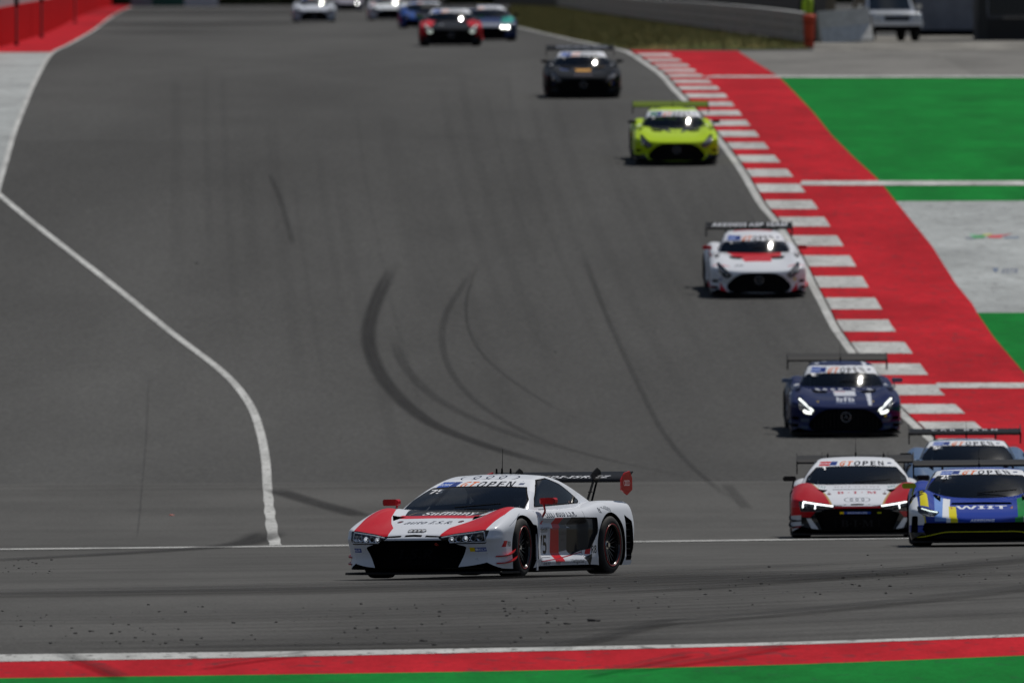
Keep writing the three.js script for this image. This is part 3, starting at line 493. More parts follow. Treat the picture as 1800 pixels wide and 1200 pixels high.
const WEDGE = carType({      // mid-engined coupe with a large six-sided grille
  C: [[-2.3, 0.8], [-2.1, 0.86], [-1.5, 0.85], [-0.9, 0.82], [0, 0.80], [0.7, 0.80], [1.05, 0.785], [1.4, 0.735], [1.75, 0.67], [2.05, 0.595], [2.2, 0.545], [2.35, 0.49]],
  A: [[-2.3, 0.01], [-1.33, 0.04], [-0.7, 0], [0.6, 0], [0.95, 0.03], [1.33, 0.085], [1.7, 0.06], [2.05, 0.02], [2.3, 0]],
  P: [[-2.3, 0.93], [-1.9, 0.985], [-1.33, 1.0], [-0.75, 0.955], [0, 0.95], [0.75, 0.955], [0.95, 0.985], [1.33, 1.0], [1.85, 0.985], [2.3, 0.93]],
  Wc: [[-2.1, 0.5], [-1.4, 0.64], [-0.7, 0.755], [0, 0.80], [0.7, 0.835], [1.2, 0.85]],
  crown: 0.035, recess: 0.075, rx: [-0.78, 0.8], nose: 2.33, plan: [0.1, 0.26], under: 0.2, lip: 0.03, hollow: 0.05, tail: -2.2, ws: [1.1, 0.735, 0.10, 1.165], bend: 0.26, fast: [-0.6, 1.205, -2.1, 0.82], roof: 1.24, peak: -0.4, belt: 0.78, tumble: 0.40,
  front: 1.325, rear: -1.325, cowl: 0.98,
  grille: mirrored([[-0.36, 0.435], [-0.62, 0.36], [-0.50, 0.10], [-0.1, 0.10]]),
  head: [[0.33, 0.475], [0.44, 0.405], [0.84, 0.405], [0.865, 0.55], [0.80, 0.555], [0.5, 0.515]],
  screen: [[-0.80, 0.70], [-0.74, 0.90], [-0.6, 1.045], [-0.3, 1.06], [0, 1.063], [0.3, 1.06], [0.6, 1.045], [0.74, 0.90], [0.80, 0.70]], strip: [1.0, 1.145],
  window: [[0.62, 0.815], [0.50, 0.90], [0.2, 1.05], [0.02, 1.12], [-0.3, 1.14], [-0.62, 1.07], [-1.08, 0.875], [-1.0, 0.85]],
  wing: { x: -1.93, y: 1.09, chord: 0.36, span: 0.87, pitch: 0.3 },
});
const LONGNOSE = carType({   // front-engined coupe with a long bonnet and a wide barred grille
  C: [[-2.3, 0.84], [-2.0, 0.9], [-1.5, 0.9], [-0.9, 0.86], [0, 0.85], [0.5, 0.84], [0.9, 0.82], [1.3, 0.78], [1.75, 0.715], [2.1, 0.645], [2.3, 0.59], [2.5, 0.51]],
  A: [[-2.3, 0.02], [-1.32, 0.06], [-0.7, 0], [0.5, 0.0], [0.85, 0.03], [1.32, 0.075], [1.75, 0.055], [2.1, 0.02], [2.4, 0]],
  P: [[-2.3, 0.93], [-1.9, 0.99], [-1.32, 1.025], [-0.75, 0.955], [0, 0.94], [0.7, 0.95], [0.95, 1.0], [1.32, 1.025], [1.85, 1.01], [2.4, 0.955]],
  Wc: [[-2.2, 0.45], [-1.5, 0.60], [-0.8, 0.72], [0, 0.77], [0.5, 0.79], [1.0, 0.80]],
  crown: 0.03, recess: 0.05, rx: [-0.75, 0.75], nose: 2.46, plan: [0.12, 0.28], under: 0.05, lip: 0, hollow: 0.05, tail: -2.2, ws: [0.82, 0.78, 0.02, 1.205], bend: 0.8, fast: [-1.0, 1.235, -2.2, 0.90], roof: 1.255, peak: -0.7, belt: 0.84, tumble: 0.34,
  front: 1.315, rear: -1.315, cowl: 0.62,
  grille: mirrored([[-0.20, 0.505], [-0.36, 0.49], [-0.5, 0.42], [-0.64, 0.28], [-0.665, 0.21], [-0.62, 0.14], [-0.5, 0.115]]),
  head: [[0.565, 0.465], [0.64, 0.40], [0.72, 0.415], [0.83, 0.52], [0.86, 0.70], [0.82, 0.705]],
  screen: [[-0.80, 0.74], [-0.73, 0.95], [-0.62, 1.04], [-0.3, 1.065], [0, 1.07], [0.3, 1.065], [0.62, 1.04], [0.73, 0.95], [0.80, 0.74]], strip: [1.0, 1.15],
  window: [[0.28, 0.88], [0.1, 0.98], [-0.2, 1.12], [-0.45, 1.155], [-0.85, 1.15], [-1.15, 1.07], [-1.4, 0.93], [-1.35, 0.905]],
  wing: { x: -2.0, y: 1.18, chord: 0.34, span: 0.9, pitch: 0.36 },
});
const LOWNOSE = carType({    // mid-engined coupe with a low rounded nose between high wings
  C: [[-2.3, 0.84], [-2.0, 0.87], [-1.5, 0.86], [-0.9, 0.8], [0, 0.74], [0.7, 0.71], [1.0, 0.685], [1.35, 0.63], [1.75, 0.55], [2.0, 0.49], [2.2, 0.43], [2.36, 0.36]],
  A: [[-2.3, 0.02], [-1.3, 0.06], [-0.7, 0.0], [0.5, 0.02], [0.9, 0.09], [1.3, 0.15], [1.7, 0.12], [2.0, 0.05], [2.3, 0]],
  P: [[-2.3, 0.93], [-1.9, 1.0], [-1.3, 1.025], [-0.75, 0.97], [0, 0.95], [0.7, 0.96], [0.95, 1.0], [1.3, 1.025], [1.85, 1.005], [2.3, 0.94]],
  Wc: [[-2.1, 0.5], [-1.4, 0.64], [-0.7, 0.755], [0, 0.78], [0.7, 0.80], [1.2, 0.82]], zc: 0.8,
  crown: 0.02, recess: 0.06, rx: [-0.75, 0.75], nose: 2.34, plan: [0.16, 0.26], under: -0.02, lip: 0, hollow: 0.03, tail: -2.2, ws: [1.24, 0.64, 0.28, 1.07], bend: 0.6, fast: [-0.55, 1.10, -2.1, 0.82], roof: 1.115, peak: -0.2, belt: 0.74, tumble: 0.36,
  front: 1.3, rear: -1.3, cowl: 1.1,
  grille: mirrored([[-0.80, 0.31], [-0.82, 0.24], [-0.74, 0.12], [-0.3, 0.105]]),
  head: [[0.60, 0.475], [0.66, 0.425], [0.80, 0.42], [0.885, 0.48], [0.90, 0.56], [0.80, 0.535]],
  screen: [[-0.80, 0.60], [-0.74, 0.82], [-0.6, 0.975], [-0.3, 0.99], [0, 0.993], [0.3, 0.99], [0.6, 0.975], [0.74, 0.82], [0.80, 0.60]], strip: [0.92, 1.075],
  window: [[0.72, 0.74], [0.5, 0.85], [0.2, 0.98], [0.0, 1.025], [-0.35, 1.03], [-0.65, 0.97], [-0.95, 0.83], [-0.9, 0.80]],
  wing: { x: -1.95, y: 1.10, chord: 0.34, span: 0.9, pitch: 0.22 },
});
const shells = new Map();
function shellOf(type, step) {       // the panels' shapes of one kind of car, shared by all cars of that kind at that fineness
  const key = type.nose + '/' + step; if (shells.has(key)) return shells.get(key);
  const S = {}, t = type;
  let m = skin(t.lower, [t.tail - 0.05, t.nose + 0.05, 0.075, 0.78, 1.02], [-1.75, 1.75, 0.3, 0.42, 0.62], step);
  m = clip(m, (x, y, z) => Math.max(t.cab(x, y, z), (t.belt - 0.13 - y) * 2));
  const R0 = 0.388;
  const arch = (x, y, z) => (Math.abs(z) < 0.55 ? 1 : Math.min(Math.hypot(x - t.front, (y - 0.335)) - R0, Math.hypot(x - t.rear, y - 0.335) - R0 - 0.008, t === WEDGE ? -poly([[t.front - 0.2, 0.20], [t.front - 0.2, 0.62], [t.front - 0.40, 0.60], [t.front - 0.47, 0.20]])(x, y) : 1));
  m = clip(m, arch);
  S.well = rim(m, (x, y, z, nx, ny, nz) => (Math.hypot(x - t.front, y - 0.335) < R0 + 0.14 || Math.hypot(x - t.rear, y - 0.335) < R0 + 0.05) && Math.abs(z) > 0.6 ? [x, y, Math.sign(z) * Math.max(0.69, Math.abs(z) - 0.3)] : [x, y, z]);
  const gr = poly(t.grille, 0.012), gf = (x, y, z) => (x > 1.4 ? gr(z, y) : -1);
  const hd = poly(t.head, 0.006), hf = (s) => (x, y, z) => (x > 1.3 && z * s > 0 ? hd(Math.abs(z), y) : -1);
  S.grille = clip(m, gf); m = clip(m, neg(gf)); S.grilleWall = rim(S.grille, (x, y, z) => [x - 0.1, y, z]);
  S.heads = [1, -1].map((s) => { const h = clip(m, hf(s)); m = clip(m, neg(hf(s))); return h; });
  const slit = (name, fn, d) => { const h = clip(m, fn); m = clip(m, neg(fn)); S[name] = both(shifted(h, -d), rim(h, (x, y, z, nx, ny, nz) => [x - nx * d, y - ny * d, z - nz * d])); };
  if (t === WEDGE) {
    const v1 = poly([[0.43, 1.5], [0.60, 1.52], [0.50, 1.74]]); slit('vents', (x, y, z, nx, ny) => (ny > 0.4 ? v1(Math.abs(z), x) : -1), 0.05);
    const sl = poly([[-0.02, 0.515], [-0.02, 0.49], [0.36, 0.475], [0.42, 0.49]]); slit('slots', (x, y, z) => (x > 1.9 ? Math.max(-0.4, Math.min(sl(Math.abs(z), y), Math.abs(Math.abs(z) - 0.13) - 0.02)) : -1), 0.05);
    const bl = poly([[-0.22, 0.675], [-0.20, 0.30], [-0.30, 0.25], [-0.75, 0.32], [-0.93, 0.5], [-0.95, 0.665]], 0.01); slit('blade', (x, y, z, nx, ny, nz) => (Math.abs(nz) > 0.5 ? bl(x, y) : -1), 0.035);
    const lv = poly([[-1.74, 0.16], [-1.74, 0.70], [-1.97, 0.62], [-2.05, 0.16]]); slit('louvre', (x, y, z, nx, ny, nz) => (Math.abs(nz) > 0.5 ? lv(x, y) : -1), 0.16);
  }
  if (t === LONGNOSE) {
    const ck = poly([[0.84, 0.37], [0.96, 0.39], [0.98, 0.16], [0.86, 0.16]], 0.005); slit('cheek', (x, y, z, nx) => (x > 1.5 ? Math.min(ck(Math.abs(z), y), Math.max(-0.3, 0.03 - Math.abs(Math.abs(y - 0.27) - 0.065) * 1.0)) : -1), 0.06);
    const v1 = poly([[0.30, 1.25], [0.58, 1.2], [0.55, 1.5], [0.34, 1.5]], 0.01); slit('vents', (x, y, z, nx, ny) => (ny > 0.4 ? v1(Math.abs(z), x) : -1), 0.03);
    const v2 = poly([[0.74, 1.05], [0.9, 1.05], [0.88, 1.6], [0.8, 1.6]], 0.0); slit('louvre', (x, y, z, nx, ny) => (ny > 0.4 ? Math.min(v2(Math.abs(z), x), 0.03 - Math.abs(((x * 9) % 1) - 0.5) * 0.09) : -1), 0.03);
  }
  if (t === LOWNOSE) {
    const v1 = poly([[0, 1.62], [0.42, 1.62], [0.40, 1.50], [0, 1.48]], 0.01); slit('vents', (x, y, z, nx, ny) => (ny > 0.4 ? v1(Math.abs(z), x) : -1), 0.05);
    const v2 = poly([[0.76, 1.0], [0.9, 1.0], [0.88, 1.5], [0.8, 1.5]], 0.0); slit('louvre', (x, y, z, nx, ny) => (ny > 0.4 ? Math.min(v2(Math.abs(z), x), 0.03 - Math.abs(((x * 9) % 1) - 0.5) * 0.09) : -1), 0.03);
    const ck = poly([[0.90, 0.42], [0.97, 0.42], [0.985, 0.2], [0.90, 0.2]], 0.005); slit('cheek', (x, y, z) => (x > 1.6 ? ck(Math.abs(z), y) : -1), 0.05);
  }
  const sideF = (x, y, z, nx, ny, nz) => Math.abs(nz) - Math.max(ny * 0.95, nx * 0.8, -nx);
  const side = clip(m, sideF); m = clip(m, neg(sideF));
  const rearF = (x, y, z, nx, ny) => -nx - Math.max(0.3, ny); S.rearBumper = clip(m, rearF); m = clip(m, neg(rearF));
  const frontF = (x, y, z, nx, ny) => nx - ny * 1.0; S.bumper = clip(m, frontF); m = clip(m, neg(frontF));
  const g = 0.0035;
  S.hood = clip(m, (x) => x - t.cowl + 0.14 - g + 0); S.deck = clip(m, (x) => t.cowl - 0.14 - g - x);
  S.sides = [1, -1].map((s) => { const h = clip(side, (x, y, z) => z * s); return { fender: clip(h, (x) => x - 0.74 - g), door: clip(clip(h, (x) => 0.74 - g - x), (x) => x + 0.62 - g), quarter: clip(h, (x) => -0.62 - g - x) }; });
  // cabin
  let c = skin(t.cab, [t.fast[2], t.ws[0], t.belt - 0.22, t.roof + 0.02, 0.82], [-1.3, t.ws[2] + 0.1, t.belt - 0.3, t.belt - 0.2, 0.3], step * 0.85, ['top', 'front', 'rear', 'left', 'right']);
  c = clip(c, (x, y, z) => t.lower(x, y, z) + 0.004);
  const sc = poly(t.screen), scF = (x, y, z, nx, ny, nz) => (x > t.ws[2] - 0.65 && nx > 0.12 ? Math.min(sc(z, y), (nx + 0.02 - Math.abs(nz) * 0.55)) : -1);
  const seal = (fn, w) => { const a = clip(c, (...q) => fn(...q)); c = clip(c, neg(fn)); return [clip(a, (...q) => fn(...q) - w), clip(a, (...q) => w - fn(...q))]; };
  [S.screen, S.screenSeal] = seal(scF, 0.012);
  const stF = (x, y, z, nx, ny, nz) => (x > t.ws[2] - 0.7 ? Math.min(t.strip[1] - 0.05 * z * z - y, nx - 0.1, nx + 0.10 - Math.abs(nz) * 0.55) : -1);
  S.strip = clip(c, stF); c = clip(c, neg(stF));
  const wi = poly(t.window, 0.008);
  S.windows = [1, -1].map((s) => { const fn = (x, y, z, nx, ny, nz) => (z * s > 0 && Math.abs(nz) > 0.35 ? wi(x, y) : -1), [a, b] = seal(fn, 0.014); return { glass: a, seal: b }; });
  const pF = (x, y, z, nx, ny, nz) => Math.abs(nz) - ny * 1.15; const pil = clip(c, pF); S.roof = clip(c, neg(pF)); S.pillars = [1, -1].map((s) => clip(pil, (x, y, z) => z * s));
  const G = (q, v) => geo(q, uvOf(v));
  const out = {
    hood: G(S.hood, 'top'), deck: G(S.deck, 'top'), bumper: G(S.bumper, 'front'), rear: G(S.rearBumper, 'front'), roof: G(S.roof, 'top'), strip: G(S.strip, 'top'), screen: geo(S.screen), screenSeal: geo(S.screenSeal),
    sides: S.sides.map((q, i) => ({ fender: G(q.fender, i ? 'left' : 'right'), door: G(q.door, i ? 'left' : 'right'), quarter: G(q.quarter, i ? 'left' : 'right') })),
    pillars: S.pillars.map((q, i) => G(q, i ? 'left' : 'right')), windows: S.windows.map((q) => ({ glass: geo(q.glass), seal: geo(q.seal) })),
    grille: geo({ ...S.grille, P: S.grille.P.map((v, i) => (i % 3 ? v : v - 0.085)) }, uvOf('front')), grilleWall: geo(S.grilleWall),
    heads: S.heads.map((h) => ({ lens: geo(h), back: geo(both(shifted(h, -0.055), rim(h, (x, y, z, nx, ny, nz) => [x - nx * 0.055, y - ny * 0.055, z - nz * 0.055]))) })),
    slits: ['vents', 'slots', 'blade', 'louvre', 'cheek'].filter((k) => S[k]).flatMap((k) => [1, -1].map((sg) => [k, geo(clip(S[k], (x, y, z) => z * sg))])),
    wells: [1, -1].flatMap((sx) => [1, -1].map((sg) => geo(clip(clip(S.well, (x) => x * sx), (x, y, z) => z * sg)))),
  };
  // splitter, floor, sills
  const pts = []; for (let i = 0; i <= 24; i++) { const z = lerp(-0.99, 0.99, i / 24); pts.push([t.nose - t.plan[0] * z * z - t.plan[1] * Math.abs(z) ** 5 + 0.035, z]); }
  const sh = new THREE.Shape(); sh.moveTo(1.5, -0.99); pts.forEach(([x, z]) => sh.lineTo(x, z)); sh.lineTo(1.5, 0.99); sh.closePath();
  out.splitter = new THREE.ExtrudeGeometry(sh, { depth: 0.02, bevelEnabled: true, bevelThickness: 0.004, bevelSize: 0.004, bevelSegments: 1 }).rotateX(Math.PI / 2).translate(0, 0.072, 0);
  out.floor = joined([box(3.7, 0.05, 1.45, -0.2, 0.085, 0), box(1.72, 0.03, 1.9, 0.0, 0.068, 0), box(0.5, 0.3, 1.3, 1.55, 0.27, 0), box(0.06, 0.5, 1.2, -0.62, 0.45, 0), box(0.4, 0.5, 1.2, -1.9, 0.4, 0)]);
  out.inner = [1, -1].flatMap((s) => [t.front, t.rear].map((x) => (() => { const top = Math.min(0.73, t.topY(x + 0.4, 0.66) - 0.03, t.topY(x - 0.4, 0.66) - 0.03); return box(0.86, top - 0.11, 0.02, x, (top + 0.11) / 2, s * 0.66); })()));
  const w = t.wing, wp = new THREE.Shape(); wp.moveTo(0, 0); wp.bezierCurveTo(0.0, 0.035, -0.12 * w.chord / 0.34, 0.03, -w.chord, 0.012); wp.lineTo(-w.chord, 0.0); wp.bezierCurveTo(-0.2, -0.03, -0.04, -0.05, 0, 0);
  const foil = new THREE.ExtrudeGeometry(wp, { depth: w.span * 2, bevelEnabled: false, curveSegments: 10 }).translate(0, 0, -w.span).rotateZ(-w.pitch).translate(w.x, w.y, 0);
  { const p = foil.attributes.position, u = foil.attributes.uv; for (let i = 0; i < p.count; i++) u.setXY(i, (0.92 - p.getZ(i)) / 1.84, (w.x + 0.02 - p.getX(i)) / 0.4); }
  out.foil = foil;
  shells.set(key, out);
  return out;
}

// ---------------------------------------------------------------- a car built from those panels
const basisAt = (X, Z, yaw) => {      // yaw: degrees the nose points to the viewer's left of straight at the camera
  const f0 = new THREE.Vector3(-Math.sin(R(yaw)), 0, Math.cos(R(yaw))), d = 1.3, h = (a, b) => groundY(a, b);
  const f = new THREE.Vector3(f0.x * 2 * d, h(X + f0.x * d, Z - f0.z * d) - h(X - f0.x * d, Z + f0.z * d), f0.z * 2 * d).normalize();
  const r0 = new THREE.Vector3(-f0.z, 0, f0.x), r = new THREE.Vector3(r0.x * 1.6, h(X + r0.x * 0.8, Z - r0.z * 0.8) - h(X - r0.x * 0.8, Z + r0.z * 0.8), r0.z * 1.6).normalize();
  const up = r.clone().cross(f).normalize(), rr = f.clone().cross(up).normalize();
  return new THREE.Matrix4().makeBasis(f, up, rr);
};
function placeOnTrack(o, px, row, yaw, ahead) {   // (px, row): the ground below the nose, "ahead" metres before the middle of the thing
  const [nx, nz] = unproject(px, row), X = nx + Math.sin(R(yaw)) * ahead, Z = nz + Math.cos(R(yaw)) * ahead;
  const M = basisAt(X, Z, yaw); o.quaternion.setFromRotationMatrix(M); o.position.set(...onGround(X, Z, 0.012));
  return [X, Z];
}
function raceCar(s) {
  const t = s.type, q = shellOf(t, s.step ?? 0.034), car = thing('race_car', s.label, 'race car', 'race cars on the track');
  placeOnTrack(car, s.at[0], s.at[1], s.yaw, t.nose);
  const ppm = s.ppm ?? 170, cv = {};
  for (const v of ['top', 'front', 'left', 'right']) { const { lim } = VIEW[v]; if (v === 'right' && !s.paint.right && s.mirror !== false) { cv.right = cv.left; continue; } cv[v] = sheetCanvas(...lim, ppm, s.base, t === LONGNOSE && v === 'top' ? (b) => (b < -0.55 ? -0.55 + (b + 0.55) * 1.38 : b) : undefined); (s.paint[v] || (() => {}))(cv[v], t); }
  const M = {}; for (const v of ['top', 'front', 'left', 'right']) M[v] = v === 'right' && cv.right === cv.left ? M.left : coat({ map: cv[v].texture(), ...(s.finish || {}) });
  if (cv.right === cv.left) { const tx = M.left.map.clone(); tx.repeat.x = -1; tx.offset.x = 1; tx.needsUpdate = true; M.right = coat({ map: tx, ...(s.finish || {}) }); }
  part('bonnet', q.hood, M.top, car); part('rear_deck', q.deck, M.top, car); part('roof', q.roof, M.top, car);
  const bumper = part('front_bumper', q.bumper, M.front, car); part('rear_bumper', q.rear, mCarbon, car);
  [1, -1].forEach((sg, i) => {
    const m = i ? M.left : M.right;
    part('front_wing_panel', q.sides[i].fender, m, car); part('door', q.sides[i].door, m, car); part('rear_wing_panel', q.sides[i].quarter, m, car); part('pillar', q.pillars[i], m, car);
    const w = part('side_window', q.windows[i].glass, mGlass, car); part('window_seal', q.windows[i].seal, mMatt, w);
    const h = part('headlight', q.heads[i].back, mLampBack, car); part('lens', q.heads[i].lens, mLens, h);
    if (s.lamps) s.lamps(h, sg, t);
  });
  const scr = part('windscreen', q.screen, mGlass, car); part('screen_seal', q.screenSeal, mMatt, scr); part('sun_strip', q.strip, M.top, car);
  const grille = part('grille', q.grille, s.grille ? coat({ map: (() => { const c = sheetCanvas(...VIEW.front.lim, ppm, '#0d0d0e'); s.grille(c); return c.texture(); })(), roughness: 0.7, clearcoat: 0 }) : mMatt, car); part('grille_surround', q.grilleWall, s.surround ?? mMatt, grille);
  for (const g of q.wells) part('wheel_arch', g, mMatt, car); part('underfloor', q.floor, mMatt, car); for (const g of q.inner) part('inner_arch', g, mMatt, car);
  part('splitter', q.splitter, mCarbon, car);
  const nice = { vents: 'bonnet_vent', slots: 'nose_slot', blade: 'side_blade', louvre: 'louvre', cheek: 'bumper_duct' };
  for (const [k, g] of q.slits) { const o = part(nice[k], g, k === 'blade' ? s.blade ?? mCarbon : mMatt, car); if (t !== WEDGE && (k === 'louvre' || k === 'cheek')) o.userData.kind = 'stuff'; }
  for (const [sx, sz] of [[1, 1], [1, -1], [-1, 1], [-1, -1]]) wheel(car, sx > 0 ? t.front : t.rear, sz * (sx > 0 ? 0.835 : 0.845), sx > 0 ? R(s.steer ?? 0) : 0, s.rimEdge, rnd() * 6);
  // rear wing
  const w = t.wing, wing = part('rear_wing', q.foil, s.wingMap ? coat({ map: s.wingMap(), clearcoat: 0.4, clearcoatRoughness: 0.2 }) : s.wingMat ?? mCarbon, car);
  for (const sg of [1, -1]) {
    const ep = new THREE.Shape(); (s.endPlate ?? [[0.05, -0.06], [0.05, 0.03], [-0.36, 0.15], [-0.4, 0.12], [-0.4, -0.16], [-0.1, -0.16]]).forEach(([a, b], i) => (i ? ep.lineTo(a, b) : ep.moveTo(a, b)));
    part('end_plate', new THREE.ExtrudeGeometry(ep, { depth: 0.014, bevelEnabled: true, bevelThickness: 0.002, bevelSize: 0.002, bevelSegments: 1 }).translate(w.x, w.y, sg * (w.span + 0.01) - 0.007), s.endMat ?? mCarbon, wing);
    const sup = new THREE.Shape(); [[-0.03, 0.0], [0.06, 0.09], [0.02, 0.12], [-0.12, 0.175], [-0.22, 0.14], [-0.24, 0.05]].forEach(([a, b], i) => (i ? sup.lineTo(a, b) : sup.moveTo(a, b)));
    if (t === WEDGE) part('wing_bracket', new THREE.ExtrudeGeometry(sup, { depth: 0.012, bevelEnabled: false }).translate(w.x, w.y - 0.01, sg * 0.5 - 0.006), mCarbon, wing);
    part('wing_strut', joined([bar([w.x + 0.2, t.topY(w.x + 0.2, 0.4) - 0.05, sg * 0.5], [w.x + 0.0, w.y + 0.0, sg * 0.5], 0.016, 6), bar([w.x + 0.08, t.topY(w.x + 0.08, 0.4) - 0.05, sg * 0.5], [w.x - 0.12, w.y + 0.02, sg * 0.5], 0.014, 6), bar([w.x + 0.15, w.y - 0.12, sg * 0.5], [w.x + 0.04, w.y - 0.12, sg * 0.5], 0.008, 6)]), mCarbon, wing);
  }
  // mirrors on arms
  const mm = s.mirrorMat ?? mCarbon, mx = t === LONGNOSE ? 0.42 : 0.62, my = t.belt + 0.1;
  for (const sg of [1, -1]) {
    const mir = part('mirror', bevelBox(0.12, 0.075, 0.2, 0.022, mx, my, sg * 1.0), mm, car), zA = t.sideZ(mx + 0.02, t.belt - 0.1);
    part('mirror_arm', joined([bar([mx - 0.01, my - 0.02, sg * 0.93], [mx + 0.0, t.belt - 0.02, sg * 0.955], 0.013, 8), bar([mx, t.belt - 0.02, sg * 0.955], [mx + 0.02, t.belt - 0.11, sg * (zA - 0.02)], 0.014, 8)]), mm, mir);
    part('mirror_glass', box(0.004, 0.058, 0.165, mx - 0.062, my, sg * 1.0), mChrome, mir);
  }
  // inside: dashboard, wheel, seat, cage
  const yb = t.belt - 0.78, inside = part('dashboard', joined([box(0.4, 0.2, 1.0, t.cowl - 0.42, 0.56 + yb, 0), box(0.2, 0.1, 0.4, t.cowl - 0.58, 0.7 + yb, -0.33)]), mCloth, car);
  part('steering_wheel', new THREE.TorusGeometry(0.14, 0.016, 8, 24).rotateY(Math.PI / 2).translate(t.cowl - 0.68, 0.74 + yb, -0.33), mCloth, inside);
  part('seat', joined([bevelBox(0.14, 0.62, 0.46, 0.03).rotateZ(0.25).translate(t.cowl - 1.28, 0.58 + yb, -0.33), bevelBox(0.5, 0.14, 0.46, 0.03, t.cowl - 1.05, 0.32 + yb, -0.33), box(0.2, 0.2, 0.06, t.cowl - 1.22, 0.9 + yb, -0.12), box(0.2, 0.2, 0.06, t.cowl - 1.22, 0.9 + yb, -0.54)]), mCloth, car);
  const cz = 0.5, ry = t.roof - 0.09;
  part('roll_cage', joined([[1], [-1]].flatMap(([g]) => [bar([t.ws[0] - 0.3 - t.bend * 0.36, t.belt - 0.08, g * 0.6], [t.ws[2] - 0.16 - t.bend * 0.28, ry - 0.03, g * cz], 0.019), bar([t.ws[2] - 0.16 - t.bend * 0.28, ry - 0.03, g * cz], [-0.6, ry, g * cz], 0.019), bar([-0.6, ry, g * cz], [-0.62, 0.3, g * 0.66], 0.019), bar([-0.6, ry, g * cz], [-1.4, 0.78, g * 0.45], 0.019), bar([-0.6, ry, g * cz], [-0.62, 0.5, -g * 0.6], 0.019)]).concat([bar([t.ws[2] - 0.16 - t.bend * 0.28, ry - 0.03, -cz], [t.ws[2] - 0.16 - t.bend * 0.28, ry - 0.03, cz], 0.019), bar([-0.6, ry, -cz], [-0.6, ry, cz], 0.019)])), mCage, car);
  // aerials, wiper, tow eye
  for (const [ax, az, hh] of s.aerials ?? [[-0.5, 0.0, 0.3]]) part('aerial', joined([bar([ax, t.topY(ax, az) - 0.01, az], [ax - 0.03, t.topY(ax, az) + hh, az], 0.006, 5, 0.0022), new THREE.CylinderGeometry(0.011, 0.015, 0.08, 8).translate(ax, t.topY(ax, az) + 0.03, az)]), mMatt, car);
  const wy = (x) => t.wsY(x) + 0.02;
  part('wiper', joined([bar([t.cowl - 0.02, wy(t.cowl - 0.02), 0.05], [t.cowl - 0.1, wy(t.cowl - 0.1) + 0.005, -0.5], 0.008, 5)]), mMatt, car);
  if (s.extra) s.extra(car, t, M);
  return car;
}
// four linked rings or a three-pointed star, set on a surface at z, y of the nose
function ringEmblem(car, m, r, w, make) { const gs = []; for (let i = 0; i < 4; i++) { const [p, n] = make((i - 1.5) * r * 1.42); const g = new THREE.TorusGeometry(r, w, 8, 32); g.applyQuaternion(new THREE.Quaternion().setFromUnitVectors(new THREE.Vector3(0, 0, 1), n)).translate(...p); gs.push(g); } return part('ring_emblem', joined(gs), m, car); }
function starEmblem(car, m, t, y, r) { const x = t.noseX(0, y) - 0.04, gs = [new THREE.TorusGeometry(r, r * 0.11, 8, 32)]; for (let i = 0; i < 3; i++) { const a = Math.PI / 2 + i * 2.0944; gs.push(new THREE.ConeGeometry(r * 0.16, r, 4).rotateZ(a - Math.PI / 2).translate(Math.cos(a) * r * 0.5, Math.sin(a) * r * 0.5, 0)); } return part('star_emblem', joined(gs).rotateY(Math.PI / 2).translate(x, y, 0), m, car); }
function barredGrille(car, t, m) { const gs = []; for (let i = -8; i <= 8; i++) { const z = i * 0.07, top = 0.49 - Math.max(0, Math.abs(z) - 0.3) * 0.65; gs.push(box(0.02, top - 0.14, 0.012, t.noseX(z, 0.3) - 0.05, (top + 0.14) / 2, z)); } part('grille_bars', joined(gs), m, car); }
// a glowing strip that follows the nose: points given as [z, y]
function ledStrip(head, t, sg, pts, r, m, deep = 0.016) { const g = []; for (let i = 0; i < pts.length - 1; i++) { const a = pts[i], b = pts[i + 1]; g.push(bar([t.noseX(a[0], a[1]) - deep, a[1], sg * a[0]], [t.noseX(b[0], b[1]) - deep, b[1], sg * b[0]], r, 6)); } return part('light_strip', joined(g), m, head); }
function lampBowl(head, t, sg, z, y, r, m, inner) { const x = t.noseX(z, y) - 0.05, b = part('lamp_bowl', new THREE.LatheGeometry([[0.001, -0.02], [r * 0.5, -0.012], [r, 0.012], [r * 1.1, 0.012]].map((p) => new THREE.Vector2(...p)), 16).rotateZ(-Math.PI / 2).translate(x, y, sg * z), m, head); if (inner) part('lamp', new THREE.SphereGeometry(r * 0.4, 10, 8).translate(x - 0.004, y, sg * z), inner, head); return b; }
function canard(car, t, sg, y0, rise, m, len = 0.5, out = 0.07) {
  const P = [], I = [], n = 10;
  for (let i = 0; i <= n; i++) { const f = i / n, x = t.nose - 0.32 - f * len, y = y0 + rise * f * f, z = t.sideZ(x, y) - 0.012, o = out * Math.sin(Math.PI * (0.15 + 0.75 * f)); for (const [dz, dy] of [[0, 0], [o, 0.004], [o, 0.018], [0, 0.014]]) P.push(x, y + dy, sg * (z + dz)); }
  for (let i = 0; i < n; i++) for (let k = 0; k < 4; k++) { const a = i * 4 + k, b = i * 4 + (k + 1) % 4, c = a + 4, d = b + 4; I.push(a, b, c, b, d, c); }
  const g = new THREE.BufferGeometry(); g.setAttribute('position', new THREE.Float32BufferAttribute(P, 3)); g.setIndex(I); const h = g.toNonIndexed(); h.computeVertexNormals();
  return part('canard', h, m, car);
}

// ---------------------------------------------------------------- the cars
const WHITE = '#dfe3ea', RED = '#cf1f2b';
const mRedGloss = coat({ color: new THREE.Color('#b3121f') }), mBlackGloss = coat({ color: rgb(0.01, 0.01, 0.011) });
